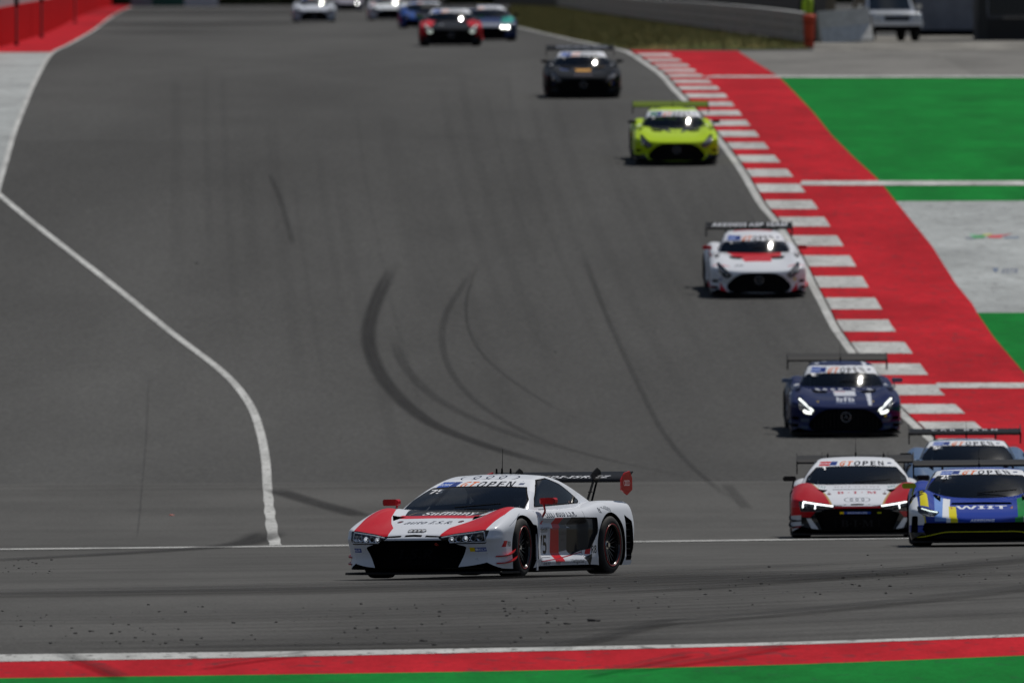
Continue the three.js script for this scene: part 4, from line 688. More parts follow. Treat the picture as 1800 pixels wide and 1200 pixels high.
// 1. white, red and black car in front
const hero = raceCar({
  type: WEDGE, at: [726, 1019], yaw: 23, step: 0.02, ppm: 380, base: WHITE, label: 'white race car with red wing stripes and number 75 turning alone in the foreground', steer: 6,
  rimEdge: mat([0.3, 0.02, 0.02], 0.3), mirrorMat: mRedGloss, endMat: mRedGloss, blade: coat({ color: rgb(0.022, 0.022, 0.024) }),
  endPlate: [[0.06, -0.1], [0.06, 0.02], [-0.05, 0.1], [-0.2, 0.12], [-0.27, 0.04], [-0.27, -0.1], [-0.12, -0.16]],
  aerials: [[-0.35, 0.0, 0.3], [-0.42, 0.1, 0.05], [-0.42, -0.08, 0.04]],
  wingMap() { const c = sheetCanvas(-0.92, 0.92, 0, 0.4, 500, '#0b0b0c'); c.text('WWW.AUDI-ISR.CZ', '#d8dade', -0.12, 0.125, 1.54, 0.085, 'bold italic 100px sans-serif'); return c.texture(); },
  paint: {
    top(c) {
      const both2 = (fn) => [1, -1].forEach((s) => fn((p) => p.map(([a, x]) => [a * s, -x])));
      both2((m) => { c.fill(RED, m([[0.33, 2.3], [0.36, 2.06], [0.47, 1.86], [0.58, 1.6], [0.67, 1.24], [0.84, 1.24], [0.86, 1.6], [0.84, 1.9], [0.83, 2.3]])); c.fill('#4a4c50', m([[0.67, 1.24], [0.84, 1.24], [0.84, 1.10], [0.69, 1.10]])); c.curve('#8a8d92', 0.012, m([[0.67, 1.24], [0.84, 1.24]])); });
      c.fill('#1a1a1c', [[-0.62, -0.9], [-0.47, -1.46], [0.46, -1.46], [0.66, -0.9]]).fill(RED, [[-0.50, -1.44], [-0.54, -1.62], [0.47, -1.62], [0.50, -1.44]]);
      c.curve('#b9a06a', 0.008, [[-0.44, -1.4], [-0.42, -1.22], [0.5, -1.22]]);
      c.text('Suffinny', '#f1f2f4', 0.05, -1.30, 0.68, 0.2, 'bold 100px serif');
      c.text('auto I.S.R.', '#1d2230', 0.0, -1.84, 0.62, 0.13, 'bold italic 100px sans-serif');
      for (const s of [1, -1]) { c.disc('#3a2528', s * 0.385, -1.79, 0.032, 0.055).disc('#7a3a3c', s * 0.385, -1.79, 0.018, 0.03); }
      c.disc('#8c4630', 0.60, -1.16, 0.075, 0.07).disc('#c06b45', 0.60, -1.16, 0.05, 0.04).text('o', '#f0d8c0', 0.6, -1.16, 0.05, 0.03); c.fill('#4b5aa8', [[0.47, -1.2], [0.5, -1.25], [0.58, -1.29], [0.56, -1.25]]).fill('#c04452', [[0.5, -1.25], [0.68, -1.31], [0.66, -1.29]]);
      rings(c, '#2c3242', 0, 0.0, 0.115, 0.018, 1, 1.1);
      sunStrip(c, -0.30, 0.24, 0.26);
      for (let i = -3; i <= 3; i++) c.disc('#50545e', i * 0.16, -0.205 + 0.26 * (i * 0.16) ** 2, 0.006);
      c.speckle(120, 'rgba(60,60,60,0.35)', 0.004, -0.9, 0.9, -2.3, -1.2);
    },
    front(c) {
      c.rect('#d9dde4', -1.08, 1.08, 0, 1.3);
      for (const s of [1, -1]) {
        c.fill('#26439a', [[s * 0.72, 0.31], [s * 0.93, 0.315], [s * 0.93, 0.36], [s * 0.72, 0.355]].map((p) => p)).fill('#f0cf1d', [[s > 0 ? 0.665 : -0.94, 0.31], [s > 0 ? 0.72 : -0.90, 0.31], [s > 0 ? 0.72 : -0.90, 0.357], [s > 0 ? 0.665 : -0.94, 0.357]]);
        c.text('MICHELIN', '#e6ebf7', s * 0.825, 0.335, 0.17, 0.026, 'bold italic 100px sans-serif');
        c.disc('#e6ebf7', s > 0 ? 0.735 : -0.90, 0.334, 0.012, 0.016);
      }
      c.speckle(160, 'rgba(70,66,60,0.35)', 0.004, -1, 1, 0.1, 0.5);
    },
    left(c) {
      const F = (col, p) => c.fill(col, p.map(([x, y]) => [-x, y]));
      F('#c9ced8', [[0.74, 0.14], [0.74, 0.68], [-0.6, 0.68], [-0.6, 0.14]]);
      F(RED, [[0.27, 0.68], [0.03, 0.68], [0.04, 0.28], [-0.02, 0.16], [0.28, 0.16], [0.31, 0.3]]);
      F('#5a5d62', [[0.03, 0.68], [-0.21, 0.68], [-0.2, 0.30], [0.04, 0.28]]); F('#d3d7df', [[0.04, 0.28], [-0.28, 0.3], [-0.3, 0.18], [0.0, 0.16]]);
      c.rect('#dde0e6', -0.72, -0.36, 0.22, 0.52).curve('#30333a', 0.006, [[-0.70, 0.52], [-0.38, 0.52]]).curve('#30333a', 0.006, [[-0.70, 0.22], [-0.38, 0.22]]);
      c.text('75', '#15171c', -0.53, 0.37, 0.27, 0.22, 'bold 100px sans-serif').text('GT OPEN', '#3a3d46', -0.52, 0.555, 0.3, 0.04).rect(RED, -0.66, -0.58, 0.61, 0.65);
      c.text('LIQUI', '#3a3c40', 0.09, 0.5, 0.2, 0.035).text('AUTO', '#44464b', 0.09, 0.58, 0.18, 0.035).text('RIX', '#44464b', 0.09, 0.42, 0.12, 0.03);
      c.text('auto I.S.R.', '#151a26', 0.10, 0.735, 0.62, 0.09, 'bold 100px sans-serif'); rings(c, '#151a26', -0.40, 0.735, 0.045, 0.012, 1, 1);
      c.text('ASKNO', '#22252c', -0.55, 0.155, 0.22, 0.045, 'bold 100px serif').text('Vošler', '#22252c', -0.2, 0.158, 0.16, 0.045, 'bold 100px serif').text('ekotoner', '#9a9da6', 0.03, 0.16, 0.22, 0.03).text('/ Vertgorner', '#2a2d34', 0.38, 0.17, 0.42, 0.05, 'bold 100px sans-serif');
      c.text('SATU', '#15171c', 0.80, 0.5, 0.17, 0.07, 'bold 100px serif').rect('#3a3d44', 0.71, 0.88, 0.44, 0.447).rect('#3a3d44', 0.71, 0.88, 0.415, 0.42);
      c.fill('#c4212c', [[0.66, 0.245], [0.735, 0.245], [0.77, 0.355], [0.695, 0.355]]).text('R8', '#17191e', 0.83, 0.30, 0.15, 0.09, 'bold 100px sans-serif');
      c.fill('#1b1c1f', [[0.6, 0.2], [0.78, 0.25], [0.78, 0.12], [0.74, 0.12]]);
      c.fill('#c4212c', [[-1.96, 0.36], [-1.87, 0.36], [-1.83, 0.43], [-1.92, 0.43]]).text('R8', '#17191e', -1.79, 0.392, 0.09, 0.06);
      c.text('PALADIN', '#2a2d34', 1.22, 0.79, 0.3, 0.05, 'bold 100px serif', 0.25).text('&', '#1a1c22', 1.07, 0.77, 0.07, 0.09, 'bold 100px serif');
      c.curve('#9a2530', 0.01, [[-0.74, 0.175], [-0.2, 0.2], [0.3, 0.24], [0.62, 0.27]]);
      c.curve('#8b909b', 0.006, [[1.0, 0.53], [0.62, 0.50]]).curve('#8b909b', 0.006, [[-1.75, 0.60], [-1.34, 0.745]]);
      c.text('Dunlop Pirelli', '#3b3f48', 0.12, 1.125, 0.36, 0.03, 'bold 100px sans-serif', 0.03);
      c.text('ISR', '#5a5d64', 1.95, 0.45, 0.07, 0.3);
    },
  },
  grille(c) { c.text('I.S.R.', '#1d1d20', 0, 0.29, 0.5, 0.11, 'bold italic 100px sans-serif').text('Racing', '#1a1a1d', 0.05, 0.19, 0.42, 0.06, 'bold italic 100px sans-serif').rect('#3a0d0f', -0.25, -0.02, 0.395, 0.40).disc('#9a2a22', 0.27, 0.39, 0.02, 0.012); for (let i = 0; i < 26; i++) c.rect('#08080a', -0.6, 0.6, 0.11 + i * 0.0125, 0.113 + i * 0.0125); },
  lamps(h, sg, t) {
    ledStrip(h, t, sg, [[0.36, 0.475], [0.5, 0.500], [0.82, 0.54], [0.84, 0.42], [0.45, 0.418]], 0.008, mat([0.75, 0.77, 0.8], 0.3), 0.006);
    for (const [z, y] of [[0.47, 0.453], [0.55, 0.458], [0.63, 0.462], [0.71, 0.467], [0.78, 0.47]]) { lampBowl(h, t, sg, z, y, 0.034, mChrome, z < 0.5 || z === 0.63 ? lampLit([0.9, 0.95, 1], 0.9) : null); }
    ledStrip(h, t, sg, [[0.62, 0.5], [0.60, 0.44]], 0.004, mChrome); ledStrip(h, t, sg, [[0.70, 0.51], [0.68, 0.44]], 0.004, mChrome);
  },
  extra(car, t, M) {
    for (const sg of [1, -1]) part('arch_strip', bevelBox(0.035, 0.5, 0.02, 0.006, t.front - 0.435, 0.32, sg * (t.sideZ(t.front - 0.43, 0.66) - 0.005)), coat({ color: rgb(0.72, 0.73, 0.76) }), car);
    ringEmblem(car, mat([0.02, 0.02, 0.024], 0.3), 0.036, 0.0042, (d) => { const x = 2.19 - 0.0, y = t.topY(x, d); return [[x + 0.004, y + 0.008, d], new THREE.Vector3(0.42, 0.9, 0).normalize()]; });
    for (const sg of [1, -1]) { canard(car, t, sg, 0.24, 0.1, mRedGloss, 0.42, 0.05); canard(car, t, sg, 0.16, 0.09, mRedGloss, 0.45, 0.06); }
    for (const sg of [1, -1]) { const gs = []; for (let i = 0; i < 6; i++) gs.push(box(0.2, 0.012, 0.07, -1.86 - 0.0, 0.22 + i * 0.075, sg * 0.92)); part('louvre_blades', joined(gs), mCarbon, car); }
    const p = rings(sheetCanvas(-0.2, 0.2, -0.15, 0.15, 400, '#a8121e'), '#f0e8e8', 0, 0, 0.045, 0.011).texture();
    for (const sg of [1, -1]) { const g = new THREE.PlaneGeometry(0.26, 0.195).rotateY(sg > 0 ? 0 : Math.PI).translate(t.wing.x - 0.1, t.wing.y - 0.02, sg * (t.wing.span + 0.0195)); part('end_plate_emblem', g, coat({ map: p }), car); }
    part('tow_eye', new THREE.TorusGeometry(0.012, 0.005, 6, 16).rotateY(Math.PI / 2).translate(2.27, 0.4, -0.27), mat([0.55, 0.05, 0.03], 0.5), car);
    part('screen_number', (() => { const g = new THREE.PlaneGeometry(0.2, 0.16); const x = 0.47, z = 0.50, y = t.wsY(x + t.bend * z * z) + 0.024; g.applyMatrix4(new THREE.Matrix4().makeBasis(new THREE.Vector3(-0.2, 0.02, -1).normalize(), new THREE.Vector3(-0.91, 0.4, 0.2).normalize(), new THREE.Vector3(0.4, 0.91, 0).normalize())).translate(x, y, z); return g; })(), new THREE.MeshPhysicalMaterial({ map: (() => { const c = document.createElement('canvas'); c.width = 128; c.height = 96; const x = c.getContext('2d'); x.font = 'bold italic 96px sans-serif'; x.fillStyle = '#f4f5f7'; x.textAlign = 'center'; x.fillText('75', 64, 82); const q = new THREE.CanvasTexture(c); q.colorSpace = THREE.SRGBColorSpace; return q; })(), transparent: true, roughness: 0.4 }), car);
  },
});

const stripOf = (t) => [-(t.wsX((t.screen[4][1] + t.strip[1]) / 2)), t === LOWNOSE ? 0.24 : 0.26, t.bend];
const numberOnScreen = (str) => (car, t) => {     // race number at the top corner of the windscreen
  const c = document.createElement('canvas'); c.width = 96; c.height = 64; const x = c.getContext('2d'); x.font = 'bold italic 66px sans-serif'; x.fillStyle = '#eef0f4'; x.textAlign = 'center'; x.fillText(str, 48, 56);
  const q = new THREE.CanvasTexture(c); q.colorSpace = THREE.SRGBColorSpace;
  const z = 0.49, y0 = t.screen[4][1] - 0.055, xx = t.wsX(y0) - t.bend * z * z, g = new THREE.PlaneGeometry(0.22, 0.19);
  const n = new THREE.Vector3(0.4, 0.9, 0.12).normalize(), r = new THREE.Vector3(-0.24, 0, -1).normalize(), u = n.clone().cross(r).normalize();
  g.applyMatrix4(new THREE.Matrix4().makeBasis(r, u, n)).translate(xx + 0.006, y0 + 0.024, z);
  part('screen_number', g, new THREE.MeshPhysicalMaterial({ map: q, transparent: true, roughness: 0.4 }), car);
};
const strip2 = (c, t, o) => sunStrip(c, ...stripOf(t), o);
// 2. white and red car of the same kind at the right
raceCar({
  type: WEDGE, at: [1508, 947], yaw: 0.8, step: 0.03, ppm: 260, base: '#b5141f', label: 'red race car with white bonnet and white roof lettered B I M', mirrorMat: mBlackGloss,
  aerials: [[-0.4, 0, 0.28], [-0.5, 0.42, 0.1], [-0.5, -0.42, 0.1]], blade: mBlackGloss,
  paint: {
    top(c, t) {
      c.fill('#b99a5e', [[-0.83, -0.6], [-0.74, -1.05], [-0.5, -1.75], [-0.40, -2.3], [0.40, -2.3], [0.5, -1.75], [0.74, -1.05], [0.83, -0.6]]).fill('#e3e6ec', [[-0.81, -0.6], [-0.71, -1.05], [-0.475, -1.75], [-0.36, -2.35], [0.36, -2.35], [0.475, -1.75], [0.71, -1.05], [0.81, -0.6]]).rect('#e3e6ec', -1.08, 1.08, -0.75, 2.0);
      strip2(c, t, { first: '#c22', firstText: 'ROSA' });
      c.rect('#1e2022', -0.36, 0.36, -1.50, -1.46).text('B · I · M', '#b02a38', 0, -1.72, 0.6, 0.16, 'bold 100px serif').rect('#777', -0.42, -0.414, -1.85, -1.6).rect('#777', 0.414, 0.42, -1.85, -1.6).text('BULGARI', '#9a8a92', 0, -1.27, 0.7, 0.07, 'bold 100px serif');
      for (const s of [1, -1]) c.text('SAT', '#4a7a76', s * 0.52, -1.3, 0.12, 0.16, 'bold 100px serif').disc('#5a2a2a', s * 0.46 * 0.9, -1.8, 0.03, 0.05);
      rings(c, '#5a5f68', 0, -2.12, 0.06, 0.012, 1, 1.5);
    },
    front(c) { c.rect('#101113', -1.08, 1.08, 0, 0.40).rect('#b5141f', -1.08, 1.08, 0.40, 1.3); for (const s of [1, -1]) c.fill('#b9bec6', [[s * 0.55, 0.10], [s * 0.66, 0.10], [s * 0.76, 0.30], [s * 0.69, 0.30]]).fill('#8d1019', [[s * 0.62, 0.4], [s * 0.7, 0.31], [s * 1.08, 0.34], [s * 1.08, 0.42]]).rect('#c9ccd2', s * 0.8, s * 0.96, 0.2, 0.21); },
    left(c) { c.fill('#b9bec6', [[-2.4, 0.05], [-1.7, 0.05], [-1.7, 0.33], [-2.4, 0.36]]).curve('#7a1a22', 0.03, [[-2.3, 0.2], [-1.7, 0.14]]).curve('#22252a', 0.02, [[-2.3, 0.28], [-1.7, 0.24]]); c.rect('#b9bec6', -0.7, 0.6, 0.05, 0.3); c.rect('#e3e6ec', -1.2, 2.4, 0.76, 1.3); },
  },
  grille(c) { c.rect('#26439a', -0.2, 0.2, 0.36, 0.395).rect('#e0c01d', -0.26, -0.2, 0.36, 0.395).text('MICHELIN', '#c6d0ea', 0.0, 0.378, 0.3, 0.022).rect('#9aa522', 0.3, 0.36, 0.365, 0.385).text('B·I·M', '#232326', 0, 0.22, 0.5, 0.1, 'bold 100px serif').rect('#1d1d20', -0.33, -0.32, 0.16, 0.28).rect('#1d1d20', 0.32, 0.33, 0.16, 0.28); },
  lamps(h, sg, t) { ledStrip(h, t, sg, [[0.36, 0.478], [0.55, 0.503], [0.80, 0.545], [0.81, 0.46]], 0.011, mLed, 0.004); ledStrip(h, t, sg, [[0.62, 0.515], [0.63, 0.44]], 0.010, mLed, 0.004); lampBowl(h, t, sg, 0.5, 0.455, 0.028, mLampBack); lampBowl(h, t, sg, 0.72, 0.46, 0.03, mLampBack); },
  extra(car, t, M) { numberOnScreen('1')(car, t); for (const sg of [1, -1]) { canard(car, t, sg, 0.26, 0.1, mCarbon, 0.4, 0.04); canard(car, t, sg, 0.16, 0.08, mCarbon, 0.4, 0.05); } },
});
// 3. blue car with yellow and white stripes at the right edge
raceCar({
  type: LOWNOSE, at: [1728, 961], yaw: 0.8, step: 0.03, ppm: 260, base: '#1b3a9c', mirror: false, label: 'royal blue race car with yellow and white stripes lettered WIIT', mirrorMat: coat({ color: new THREE.Color('#b8bd18') }),
  paint: {
    top(c, t) {
      strip2(c, t); c.text('WIIT', '#eef0f4', 0, -1.80, 0.72, 0.19, 'bold 100px sans-serif').text('THE PREMIUM CLOUD', '#9ab0e0', 0.05, -0.02, 0.8, 0.06);
      c.fill('#6f97dc', [[-0.66, -1.25], [-0.53, -1.25], [-0.50, -2.4], [-0.66, -2.4]]).fill('#e9ecf1', [[-0.53, -1.25], [-0.43, -1.25], [-0.46, -2.4], [-0.56, -2.4]]).fill('#e2d416', [[-0.46, -1.75], [-0.36, -1.75], [-0.35, -2.4], [-0.46, -2.4]]);
      c.fill('#e2d416', [[-0.86, -1.2], [-0.76, -1.5], [-0.74, -1.95], [-0.86, -1.9]]).fill('#e9ecf1', [[-1.08, -1.5], [-0.9, -1.5], [-0.86, -2.4], [-1.08, -2.4]]).disc('#16181c', -0.86, -1.5, 0.04);
      c.fill('#1f8a3e', [[0.5, -1.3], [0.62, -1.3], [0.66, -2.4], [0.5, -2.4]]).fill('#e9ecf1', [[0.62, -1.3], [0.74, -1.3], [0.8, -2.4], [0.66, -2.4]]).fill('#c21f2b', [[0.76, -1.3], [0.9, -1.3], [0.95, -2.4], [0.8, -2.4]]);
      for (const s of [1, -1]) c.fill('#b87a2e', [[s * 0.46 * 0.95, -1.72], [s * 0.40, -1.85], [s * 0.43, -1.9]]);
    },
    front(c) { c.rect('#1b3a9c', -1.08, 1.08, 0.33, 1.3).rect('#0d0e11', -1.08, 1.08, 0, 0.33); c.rect('#e9ecf1', -0.98, -0.86, 0.33, 0.6).fill('#e2d416', [[-0.9, 0.33], [-0.78, 0.33], [-0.82, 0.6], [-0.92, 0.6]]).fill('#6f97dc', [[-0.66, 0.35], [-0.5, 0.35], [-0.5, 0.5], [-0.66, 0.5]]).rect('#e9ecf1', -0.5, -0.4, 0.33, 0.5).rect('#e2d416', -0.44, -0.34, 0.33, 0.5); c.text('AERDUNG', '#dfe4ee', 0, 0.355, 0.34, 0.035, 'bold italic 100px sans-serif').disc('#d9b84a', 0, 0.405, 0.014, 0.022); c.rect('#1f8a3e', 0.46, 0.58, 0.33, 0.5).rect('#e9ecf1', 0.58, 0.7, 0.33, 0.5); },
    right(c) { c.rect('#e9ecf1', 1.6, 2.4, 0.3, 0.7).rect('#e2d416', 1.3, 1.6, 0.3, 0.8); c.rect('#0d0e11', -2.6, 2.6, 0, 0.2); },
    left(c) { c.rect('#0d0e11', -2.6, 2.6, 0, 0.2); },
  },
  lamps(h, sg, t) { ledStrip(h, t, sg, [[0.62, 0.475], [0.72, 0.49], [0.84, 0.53]], 0.009, lampLit([0.85, 1, 0.93], 1.6), 0.006); lampBowl(h, t, sg, 0.72, 0.455, 0.03, mChrome); },
  extra(car, t) { numberOnScreen('25')(car, t); const pts = []; for (let i = 0; i <= 20; i++) { const z = lerp(-0.92, 0.92, i / 20); pts.push([t.noseX(z, 0.2) - 0.015, 0.13 + 0.07 * sstep(0.9, 0.45, Math.abs(z)), z]); } part('yellow_trim', tube(pts, 0.008, 6, 60), coat({ color: new THREE.Color('#c9c61a') }), car); },
});
// 4. grey-blue car behind it
raceCar({
  type: LOWNOSE, at: [1705, 898], yaw: 0.6, step: 0.035, ppm: 220, base: '#5b7394', label: 'grey-blue race car half hidden behind the royal blue one', wingMap() { const c = sheetCanvas(-0.92, 0.92, 0, 0.4, 200, '#0b0b0c'); c.text('C A R   B A R N', '#cfd2d8', 0, 0.24, 1.1, 0.13); return c.texture(); },
  paint: { top(c, t) { strip2(c, t); c.rect('#1d6b45', -0.6, -0.05, 0.02, 0.2).rect('#c3262f', -0.05, 0.6, 0.02, 0.2).text('FRIULI FOR YOU', '#dfe3e8', 0.05, 0.1, 0.7, 0.09); } },
  extra(car, t) { numberOnScreen('54')(car, t); },
});
const AMG = (s) => raceCar({
  type: LONGNOSE, step: 0.038, ppm: 170, ...s,
  lamps(h, sg, t) { if (s.led) { ledStrip(h, t, sg, [[0.60, 0.475], [0.83, 0.675]], 0.016, s.led, 0.0); ledStrip(h, t, sg, [[0.63, 0.435], [0.71, 0.445], [0.76, 0.475]], 0.024, s.led, 0.0); } lampBowl(h, t, sg, 0.68, 0.48, 0.03, mChrome); lampBowl(h, t, sg, 0.76, 0.54, 0.03, mChrome); },
  extra(car, t, M) { barredGrille(car, t, mBlackGloss); starEmblem(car, mat([0.25, 0.25, 0.26], 0.25, { metalness: 0.8 }), t, 0.36, 0.085); if (s.number) numberOnScreen(s.number)(car, t); canard(car, t, 1, 0.2, 0.1, s.canardMat ?? mCarbon, 0.4, 0.06); canard(car, t, -1, 0.2, 0.1, s.canardMat ?? mCarbon, 0.4, 0.06); },
});
// 5. dark blue car
AMG({
  at: [1488, 769], yaw: -0.9, base: '#0d1c4c', label: 'dark blue race car with white checks on the bonnet and lit headlights', number: '60', led: lampLit([0.96, 1, 0.93], 3), ppm: 200,
  paint: {
    top(c, t) { strip2(c, t); const sq = (a, x, w = 0.075, h = 0.12) => c.fill('#d7dbe4', [[a, -x], [a + w, -x], [a + w + 0.015, -x - h], [a + 0.015, -x - h]]); for (const [a, x] of [[-0.52, 0.85], [-0.38, 0.86], [-0.24, 0.87], [-0.10, 0.86], [-0.48, 1.0], [0.14, 0.86], [0.42, 0.86], [0.46, 0.98], [-0.34, -0.55], [-0.48, -0.4], [0.36, -0.5], [0.38, -0.38], [0.38, -0.26]]) sq(a, x); c.fill('#d7dbe4', [[-0.2, -1.08], [0.2, -1.08], [0.2, -1.42], [-0.18, -1.42]]).text('LOTTO', '#d03a44', -0.08, -1.15, 0.2, 0.06).fill('#d7dbe4', [[0.38, -1.2], [0.48, -1.2], [0.47, -1.85], [0.41, -1.85]]).text('bfb', '#d7dbe4', 0, -1.62, 0.34, 0.2).text('COMPANY', '#8f9ab8', 0, -1.78, 0.36, 0.04); for (const s of [1, -1]) c.disc('#d7b92a', s * 0.5, -1.7, 0.02, 0.03); },
    front(c) { c.rect('#4d5a70', 0.66, 1.08, 0.27, 0.33).rect('#4d5a70', -1.08, -0.66, 0.27, 0.33).rect('#3c4758', 0.68, 1.08, 0.15, 0.2).rect('#3c4758', -1.08, -0.68, 0.15, 0.2).rect('#2746a0', 0.74, 1.0, 0.36, 0.42).rect('#d9c22a', 0.70, 0.74, 0.35, 0.41); },
    left(c) { for (let i = 0; i < 14; i++) c.rect('#7d8aa0', -2.0 + i * 0.28, -1.86 + i * 0.28, 0.2 + (i % 3) * 0.14, 0.3 + (i % 3) * 0.14); c.rect('#9aa5b8', -1.4, -0.8, 0.6, 0.85); },
  },
  mirrorMat: coat({ color: new THREE.Color('#6f7c92') }),
});
// 6. white and red car
AMG({
  at: [1335, 524], yaw: -1.8, base: '#dfe2e8', label: 'white race car with a red bonnet panel beside the striped kerb', number: '7', mirrorMat: mRedGloss, canardMat: mRedGloss,
  wingMap() { const c = sheetCanvas(-0.92, 0.92, 0, 0.4, 160, '#0b0b0c'); c.text('AKKODIS ASP TEAM', '#dcdfe4', 0, 0.2, 1.6, 0.2, 'bold italic 100px sans-serif'); return c.texture(); },
  paint: {
    top(c, t) { c.fill(RED, [[-0.6, -0.5], [-0.5, -1.0], [-0.36, -1.05], [-0.26, -1.42], [0.28, -1.42], [0.34, -1.05], [0.52, -1.0], [0.55, -0.5]]).fill(RED, [[-0.4, 0.36], [0.4, 0.36], [0.4, 0.85], [-0.4, 0.85]]).fill('#e6e8ee', [[-0.2, 0.9], [0.25, 0.9], [0.2, 0.6], [-0.1, 0.55]]); strip2(c, t, { white: '#e8eaf0' }); for (const s of [1, -1]) c.curve(RED, 0.03, [[s * 0.62, -1.7], [s * 0.8, -1.62], [s * 1.0, -1.6]]); c.text('JSW', '#3a3d46', -0.4, -1.65, 0.18, 0.07); },
    front(c) { for (const s of [1, -1]) c.fill(RED, [[s * 0.60, 0.05], [s * 0.86, 0.36], [s * 1.08, 0.3], [s * 1.08, 0.05]]).rect('#3a4c9c', s > 0 ? 0.8 : -1.0, s > 0 ? 1.0 : -0.78, 0.35, 0.41); c.rect('#d9c22a', 0.72, 0.78, 0.35, 0.4); },
    left(c) { c.rect('#8d9098', -2.6, 2.6, 0, 0.2); c.fill(RED, [[-0.9, 0.6], [-0.5, 0.9], [-0.3, 0.9], [-0.7, 0.55]]); c.rect('#3a3d46', -0.5, 0.4, 0.3, 0.5); },
  },
});
// 7. fluorescent yellow car
AMG({
  at: [1190, 291], yaw: -1.3, base: '#b7d60e', label: 'fluorescent yellow-green race car with a dark bonnet graphic', number: '2', mirrorMat: mBlackGloss, wingMat: coat({ color: new THREE.Color('#66780e') }),
  paint: {
    top(c, t) { c.fill('#23262b', [[-0.7, -0.5], [-0.55, -0.95], [-0.3, -1.05], [-0.16, -1.3], [-0.08, -1.3], [-0.18, -1.0], [0.2, -1.0], [0.1, -1.3], [0.18, -1.3], [0.34, -1.05], [0.6, -0.95], [0.7, -0.5]]).fill('#23262b', [[-0.44, 0.36], [-0.3, 0.36], [-0.26, 0.75], [-0.46, 0.75]]).fill('#23262b', [[0.24, 0.36], [0.42, 0.36], [0.44, 0.75], [0.22, 0.75]]); strip2(c, t, { first: '#2f7d5a' }); c.text('V', '#3c4a10', 0, -1.22, 0.09, 0.1); },
    front(c) { for (const s of [1, -1]) c.fill('#15181a', [[s * 0.58, 0.05], [s * 0.82, 0.3], [s * 1.08, 0.26], [s * 1.08, 0.05]]).rect('#5a6a50', s > 0 ? 0.82 : -1.0, s > 0 ? 1.0 : -0.82, 0.36, 0.42); },
    left(c) { c.rect('#23262b', -2.6, 2.6, 0, 0.24).fill('#23262b', [[-1.0, 0.6], [-0.2, 0.9], [0.5, 0.9], [-0.4, 0.5]]); },
  },
});
// 8. black car with gold
AMG({
  at: [1026, 173], yaw: -0.9, base: '#0c0e12', finish: { clearcoat: 0.35 }, label: 'black race car with a gold patch on the bonnet', number: '9',
  wingMap() { const c = sheetCanvas(-0.92, 0.92, 0, 0.4, 120, '#0b0b0c'); c.text('MERCEDES-AMG', '#8d929c', 0.05, 0.2, 1.4, 0.2); return c.texture(); },
  paint: { top(c, t) { strip2(c, t); c.fill('#d9a047', [[-0.22, -1.25], [0.22, -1.25], [0.2, -1.5], [-0.18, -1.5]]).fill('#3c4a72', [[-0.62, -1.2], [-0.35, -1.15], [-0.4, -1.4], [-0.6, -1.4]]).fill('#6a5a48', [[0.4, -0.95], [0.6, -0.9], [0.6, -1.1], [0.42, -1.1]]).text('WINWARD', '#7d7078', 0, -1.75, 0.5, 0.09); }, front(c) { c.rect('#2f4696', 0.74, 1.02, 0.35, 0.42).rect('#c9b22a', 0.7, 0.74, 0.35, 0.42).rect('#2f3f7a', -1.0, -0.78, 0.35, 0.41); } },
});
// 9-14. the cars far up the straight
AMG({ at: [793, 81.5], yaw: -1, base: '#0c0d10', finish: { clearcoat: 0.4 }, label: 'black race car with red front wings and green mirrors far up the hill', ppm: 110, step: 0.05, led: lampLit([0.9, 1, 0.85], 0.8), mirrorMat: coat({ color: new THREE.Color('#157a2e') }), canardMat: mRedGloss,
  paint: { top(c, t) { for (const s of [1, -1]) c.fill('#c2202c', [[s * 0.45, -0.9], [s * 1.08, -0.9], [s * 1.08, -1.9], [s * 0.6, -1.7]]); strip2(c, t); c.text('SKY', '#c9ccd2', -0.3, -1.5, 0.16, 0.1); }, left(c) { c.rect('#c2202c', -2.6, -0.9, 0.3, 0.9); } } });
raceCar({ type: WEDGE, at: [858, 72.5], yaw: -2, step: 0.05, ppm: 110, base: '#1d2f5c', label: 'dark blue and turquoise race car behind the black and red one', mirrorMat: mBlackGloss,
  paint: { top(c, t) { strip2(c, t); c.fill('#2fa79a', [[0.5, -1.2], [0.95, -1.2], [0.8, -2.2], [0.45, -2.2]]).rect('#8d93a0', -0.9, 0.9, -2.4, -2.0).rect('#c9cdd6', -0.9, 0.9, 0.0, 2.2); }, front(c) { c.rect('#6b7280', -1.08, 1.08, 0.3, 0.6); } }, lamps(h, sg, t) { if (sg < 0) for (const z of [0.48, 0.66]) lampBowl(h, t, sg, z, 0.46, 0.05, mBeam, mBeam); } });
raceCar({ type: LOWNOSE, at: [748, 50], yaw: -2, step: 0.05, ppm: 110, base: '#20488f', label: 'mid blue race car partly hidden left of the black and red one', mirrorMat: coat({ color: rgb(0.7, 0.7, 0.72) }), paint: { top(c, t) { strip2(c, t); c.rect('#16181c', -0.4, 0.9, -2.3, -1.2); } } });
raceCar({ type: LONGNOSE, at: [685, 35.5], yaw: -2, step: 0.05, ppm: 110, base: '#dfe3e6', label: 'white race car with a small red mark beside the mid blue one', mirrorMat: coat({ color: rgb(0.7, 0.7, 0.72) }), paint: { top(c, t) { strip2(c, t); c.fill('#c2505a', [[-0.9, -1.1], [-0.7, -1.1], [-0.7, -1.4], [-0.9, -1.4]]); } } });
AMG({ at: [552, 39], yaw: -1, base: '#c9ced6', label: 'silver race car leftmost of the far group', ppm: 110, step: 0.05, paint: { top(c, t) { strip2(c, t); c.rect('#9a6a78', -0.5, 0.2, 0.3, 0.6); } } });
